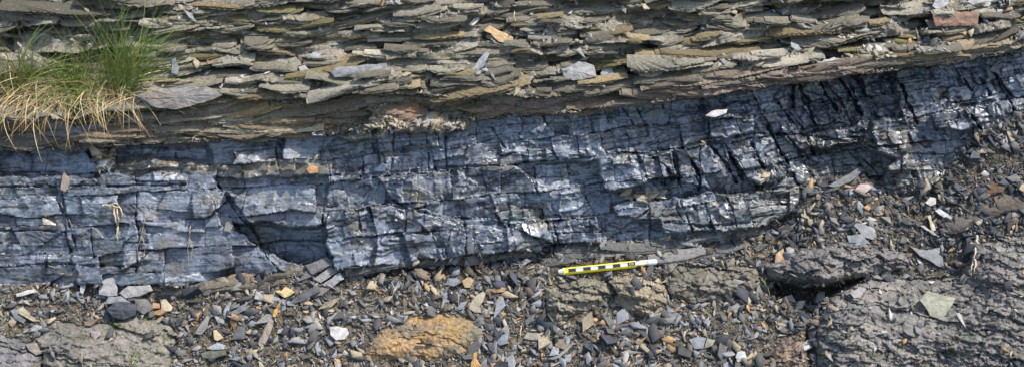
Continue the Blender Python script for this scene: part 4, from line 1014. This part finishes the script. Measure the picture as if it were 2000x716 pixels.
strand('root_strand', [(372, 440), (370, 465), (366, 490), (368, 520)], .0007, (.36, .29, .18), 'thin straight rootlet on the left coal near the dark recess', fork=[[(370, 465), (376, 480), (372, 505)]])
strand('root_strand', [(1908, 460), (1906, 480), (1903, 500), (1898, 520), (1896, 536)], .0018, (.48, .40, .27), 'pale forked root hanging over the big boulder at right', lift=.008, fork=[[(1906, 478), (1896, 474), (1892, 478)], [(1903, 500), (1906, 516), (1902, 532)], [(1907, 472), (1915, 476)]])
strand('straw', [(640, 120), (700, 112)], .0006, (.4, .33, .2), 'thin dry straw lying on the bank above the long slab', 'straw')
strand('straw', [(1168, 15), (1178, 32), (1184, 50)], .0010, (.45, .38, .26), 'short dry straw in the debris high on the middle bank', 'straw')
strand('straw', [(1003, 20), (1006, 40), (1004, 58)], .0009, (.45, .38, .26), 'upright dry straw left of the middle bank debris', 'straw')
strand('straw', [(1440, 706), (1462, 698), (1480, 692)], .0016, (.40, .32, .18), 'tan twig lying beside the pale square stone at the bottom', 'twig', lift=.006)
strand('straw', [(1018, 636), (1016, 656)], .0011, (.42, .32, .18), 'short upright straw in the scree left of the flat tan plate', 'twig', lift=.006)
strand('straw', [(1490, 548), (1500, 562), (1503, 576)], .0009, (.12, .25, .07), 'single green grass blade hanging into the black hollow', 'grass', lift=.01)

# ------------------------------------------------------------------ pencil with a centimetre scale
def solid(name, rgb, rough=.35, spec=.5):
    return mat(name, rough, spec, bump=None, colour=rgb, var=.06, scale=400)[0]
M_YEL = solid('yellow_plastic', (.80, .64, .005)); M_WHT = solid('white_plastic', (.62, .62, .59)); M_BLK = solid('black_print', (.02, .022, .03), .5); M_MET = solid('grey_clip', (.30, .27, .22), .4)
pa = np.array([1090., 530.5]); pb = np.array([1284., 510.5]); PLEN = float(np.hypot(*(pb - pa)))
hp = max(height(1130, 528, 4), height(1200, 520, 4), height(1250, 514, 4), height(1105, 530, 3), height(1270, 512, 3)) + .0050
A = world(*pa, hp); B = world(*pb, hp); px = (B - A) / np.linalg.norm(B - A); pz_ = AN - px * AN.dot(px); pz_ /= np.linalg.norm(pz_); py = np.cross(pz_, px)
Lm = np.linalg.norm(B - A); UPX = Lm / PLEN          # metres per photo pixel along the pencil
pen = empty('scale_pencil', None); pen.matrix_world = Matrix(((px[0], py[0], pz_[0], A[0]), (px[1], py[1], pz_[1], A[1]), (px[2], py[2], pz_[2], A[2]), (0, 0, 0, 1)))
tag(pen, 'yellow and white mechanical pencil with a black centimetre scale lying under the coal', 'pencil')
def lathe(name, prof, matl, ns=14, sq=1.0, yoff=0):
    vs, fs = [], []
    for (x, rr_) in prof:
        for k in range(ns):
            a = 2 * math.pi * (k + .5) / ns; vs.append((x * UPX, (math.cos(a) * rr_ * sq + yoff) * UPX, math.sin(a) * rr_ * UPX))
    for i in range(len(prof) - 1):
        for k in range(ns): fs.append((i * ns + k, i * ns + (k + 1) % ns, (i + 1) * ns + (k + 1) % ns, (i + 1) * ns + k))
    fs.append(tuple(range(ns - 1, -1, -1))); fs.append(tuple(range((len(prof) - 1) * ns, len(prof) * ns)))
    me = bpy.data.meshes.new(name); me.from_pydata(vs, [], [f[::-1] for f in fs]); me.materials.append(matl); me.update()
    o = bpy.data.objects.new(name, me); COL.objects.link(o); o.parent = pen; return o
def plate(name, x0, x1, y0, y1, z0, z1, matl, parent=None):
    c = [(x * UPX, y * UPX, z * UPX) for z in (z0, z1) for (x, y) in ((x0, y0), (x1, y0), (x1, y1), (x0, y1))]
    me = bpy.data.meshes.new(name); me.from_pydata(c, [], [(3, 2, 1, 0), (4, 5, 6, 7), (0, 1, 5, 4), (1, 2, 6, 5), (2, 3, 7, 6), (3, 0, 4, 7)]); me.materials.append(matl)
    o = bpy.data.objects.new(name, me); COL.objects.link(o); o.parent = parent or pen; return o
lathe('barrel', [(9, 6.6), (10, 7.2), (152, 7.2), (153, 6.8)], M_YEL, 8)
lathe('tip_cone', [(0, 3.2), (1.2, 4.2), (9.5, 6.3), (11, 7.3), (13, 7.35), (13.2, 7.0)], M_WHT, 16)
lathe('lead_sleeve', [(-7, 1.0), (-6, 1.6), (0.6, 2.2)], M_BLK, 10)
scale_ = plate('scale_face', 20, 166, -1.9, 5.3, 3.6, 6.9, M_WHT)
for x0 in (20.5, 49.5, 78.5, 107.5): plate('scale_block', x0, x0 + 14.3, -1.6, 4.6, 6.0, 7.35, M_BLK, scale_)
lbl = plate('unit_label', 136.5, 151, -1.6, 4.9, 6.0, 7.35, M_BLK, scale_)
tks, tkf = [], []
for i in range(1, 46):
    x = 20 + i * 2.9; l = 1.5 if i % 5 else 2.2; b0 = len(tks)
    for z in (6.0, 7.3):
        tks += [((x - .28) * UPX, (5.62 - l) * UPX, z * UPX), ((x + .28) * UPX, (5.62 - l) * UPX, z * UPX), ((x + .28) * UPX, 5.65 * UPX, z * UPX), ((x - .28) * UPX, 5.65 * UPX, z * UPX)]
    tkf += [(b0 + 4, b0 + 5, b0 + 6, b0 + 7), (b0, b0 + 1, b0 + 5, b0 + 4), (b0 + 1, b0 + 2, b0 + 6, b0 + 5), (b0 + 2, b0 + 3, b0 + 7, b0 + 6), (b0 + 3, b0, b0 + 4, b0 + 7)]
me = bpy.data.meshes.new('tick_marks'); me.from_pydata(tks, [], tkf); me.materials.append(M_BLK); tk = bpy.data.objects.new('tick_marks', me); COL.objects.link(tk); tk.parent = scale_
fc = bpy.data.curves.new('lettering', 'FONT'); fc.body = 'cm'; fc.size = 8.0 * UPX; fc.extrude = .15 * UPX; fc.align_x = 'CENTER'
ft = bpy.data.objects.new('tmp', fc); COL.objects.link(ft)
me = bpy.data.meshes.new_from_object(ft.evaluated_get(bpy.context.evaluated_depsgraph_get())); bpy.data.objects.remove(ft); me.materials.clear(); me.materials.append(M_WHT)
o = bpy.data.objects.new('lettering', me); COL.objects.link(o); o.parent = scale_; o.location = (143.7 * UPX, -.5 * UPX, 7.5 * UPX)
lathe('metal_collar', [(152.5, 5.6), (162, 5.6)], M_MET, 14)
lathe('yellow_ring', [(161.5, 6.2), (167.5, 6.2)], M_YEL, 14)
lathe('neck', [(166.8, 4.4), (178, 4.4)], M_WHT, 14)
lathe('cap', [(176, 5.0), (177, 5.8), (190, 5.8), (193.5, 4.8), (194.5, 3.6)], M_WHT, 16)
clip = plate('clip', 160, 186, 2.6, 6.4, 1.0, 4.5, M_WHT)
bpy.context.view_layer.update()
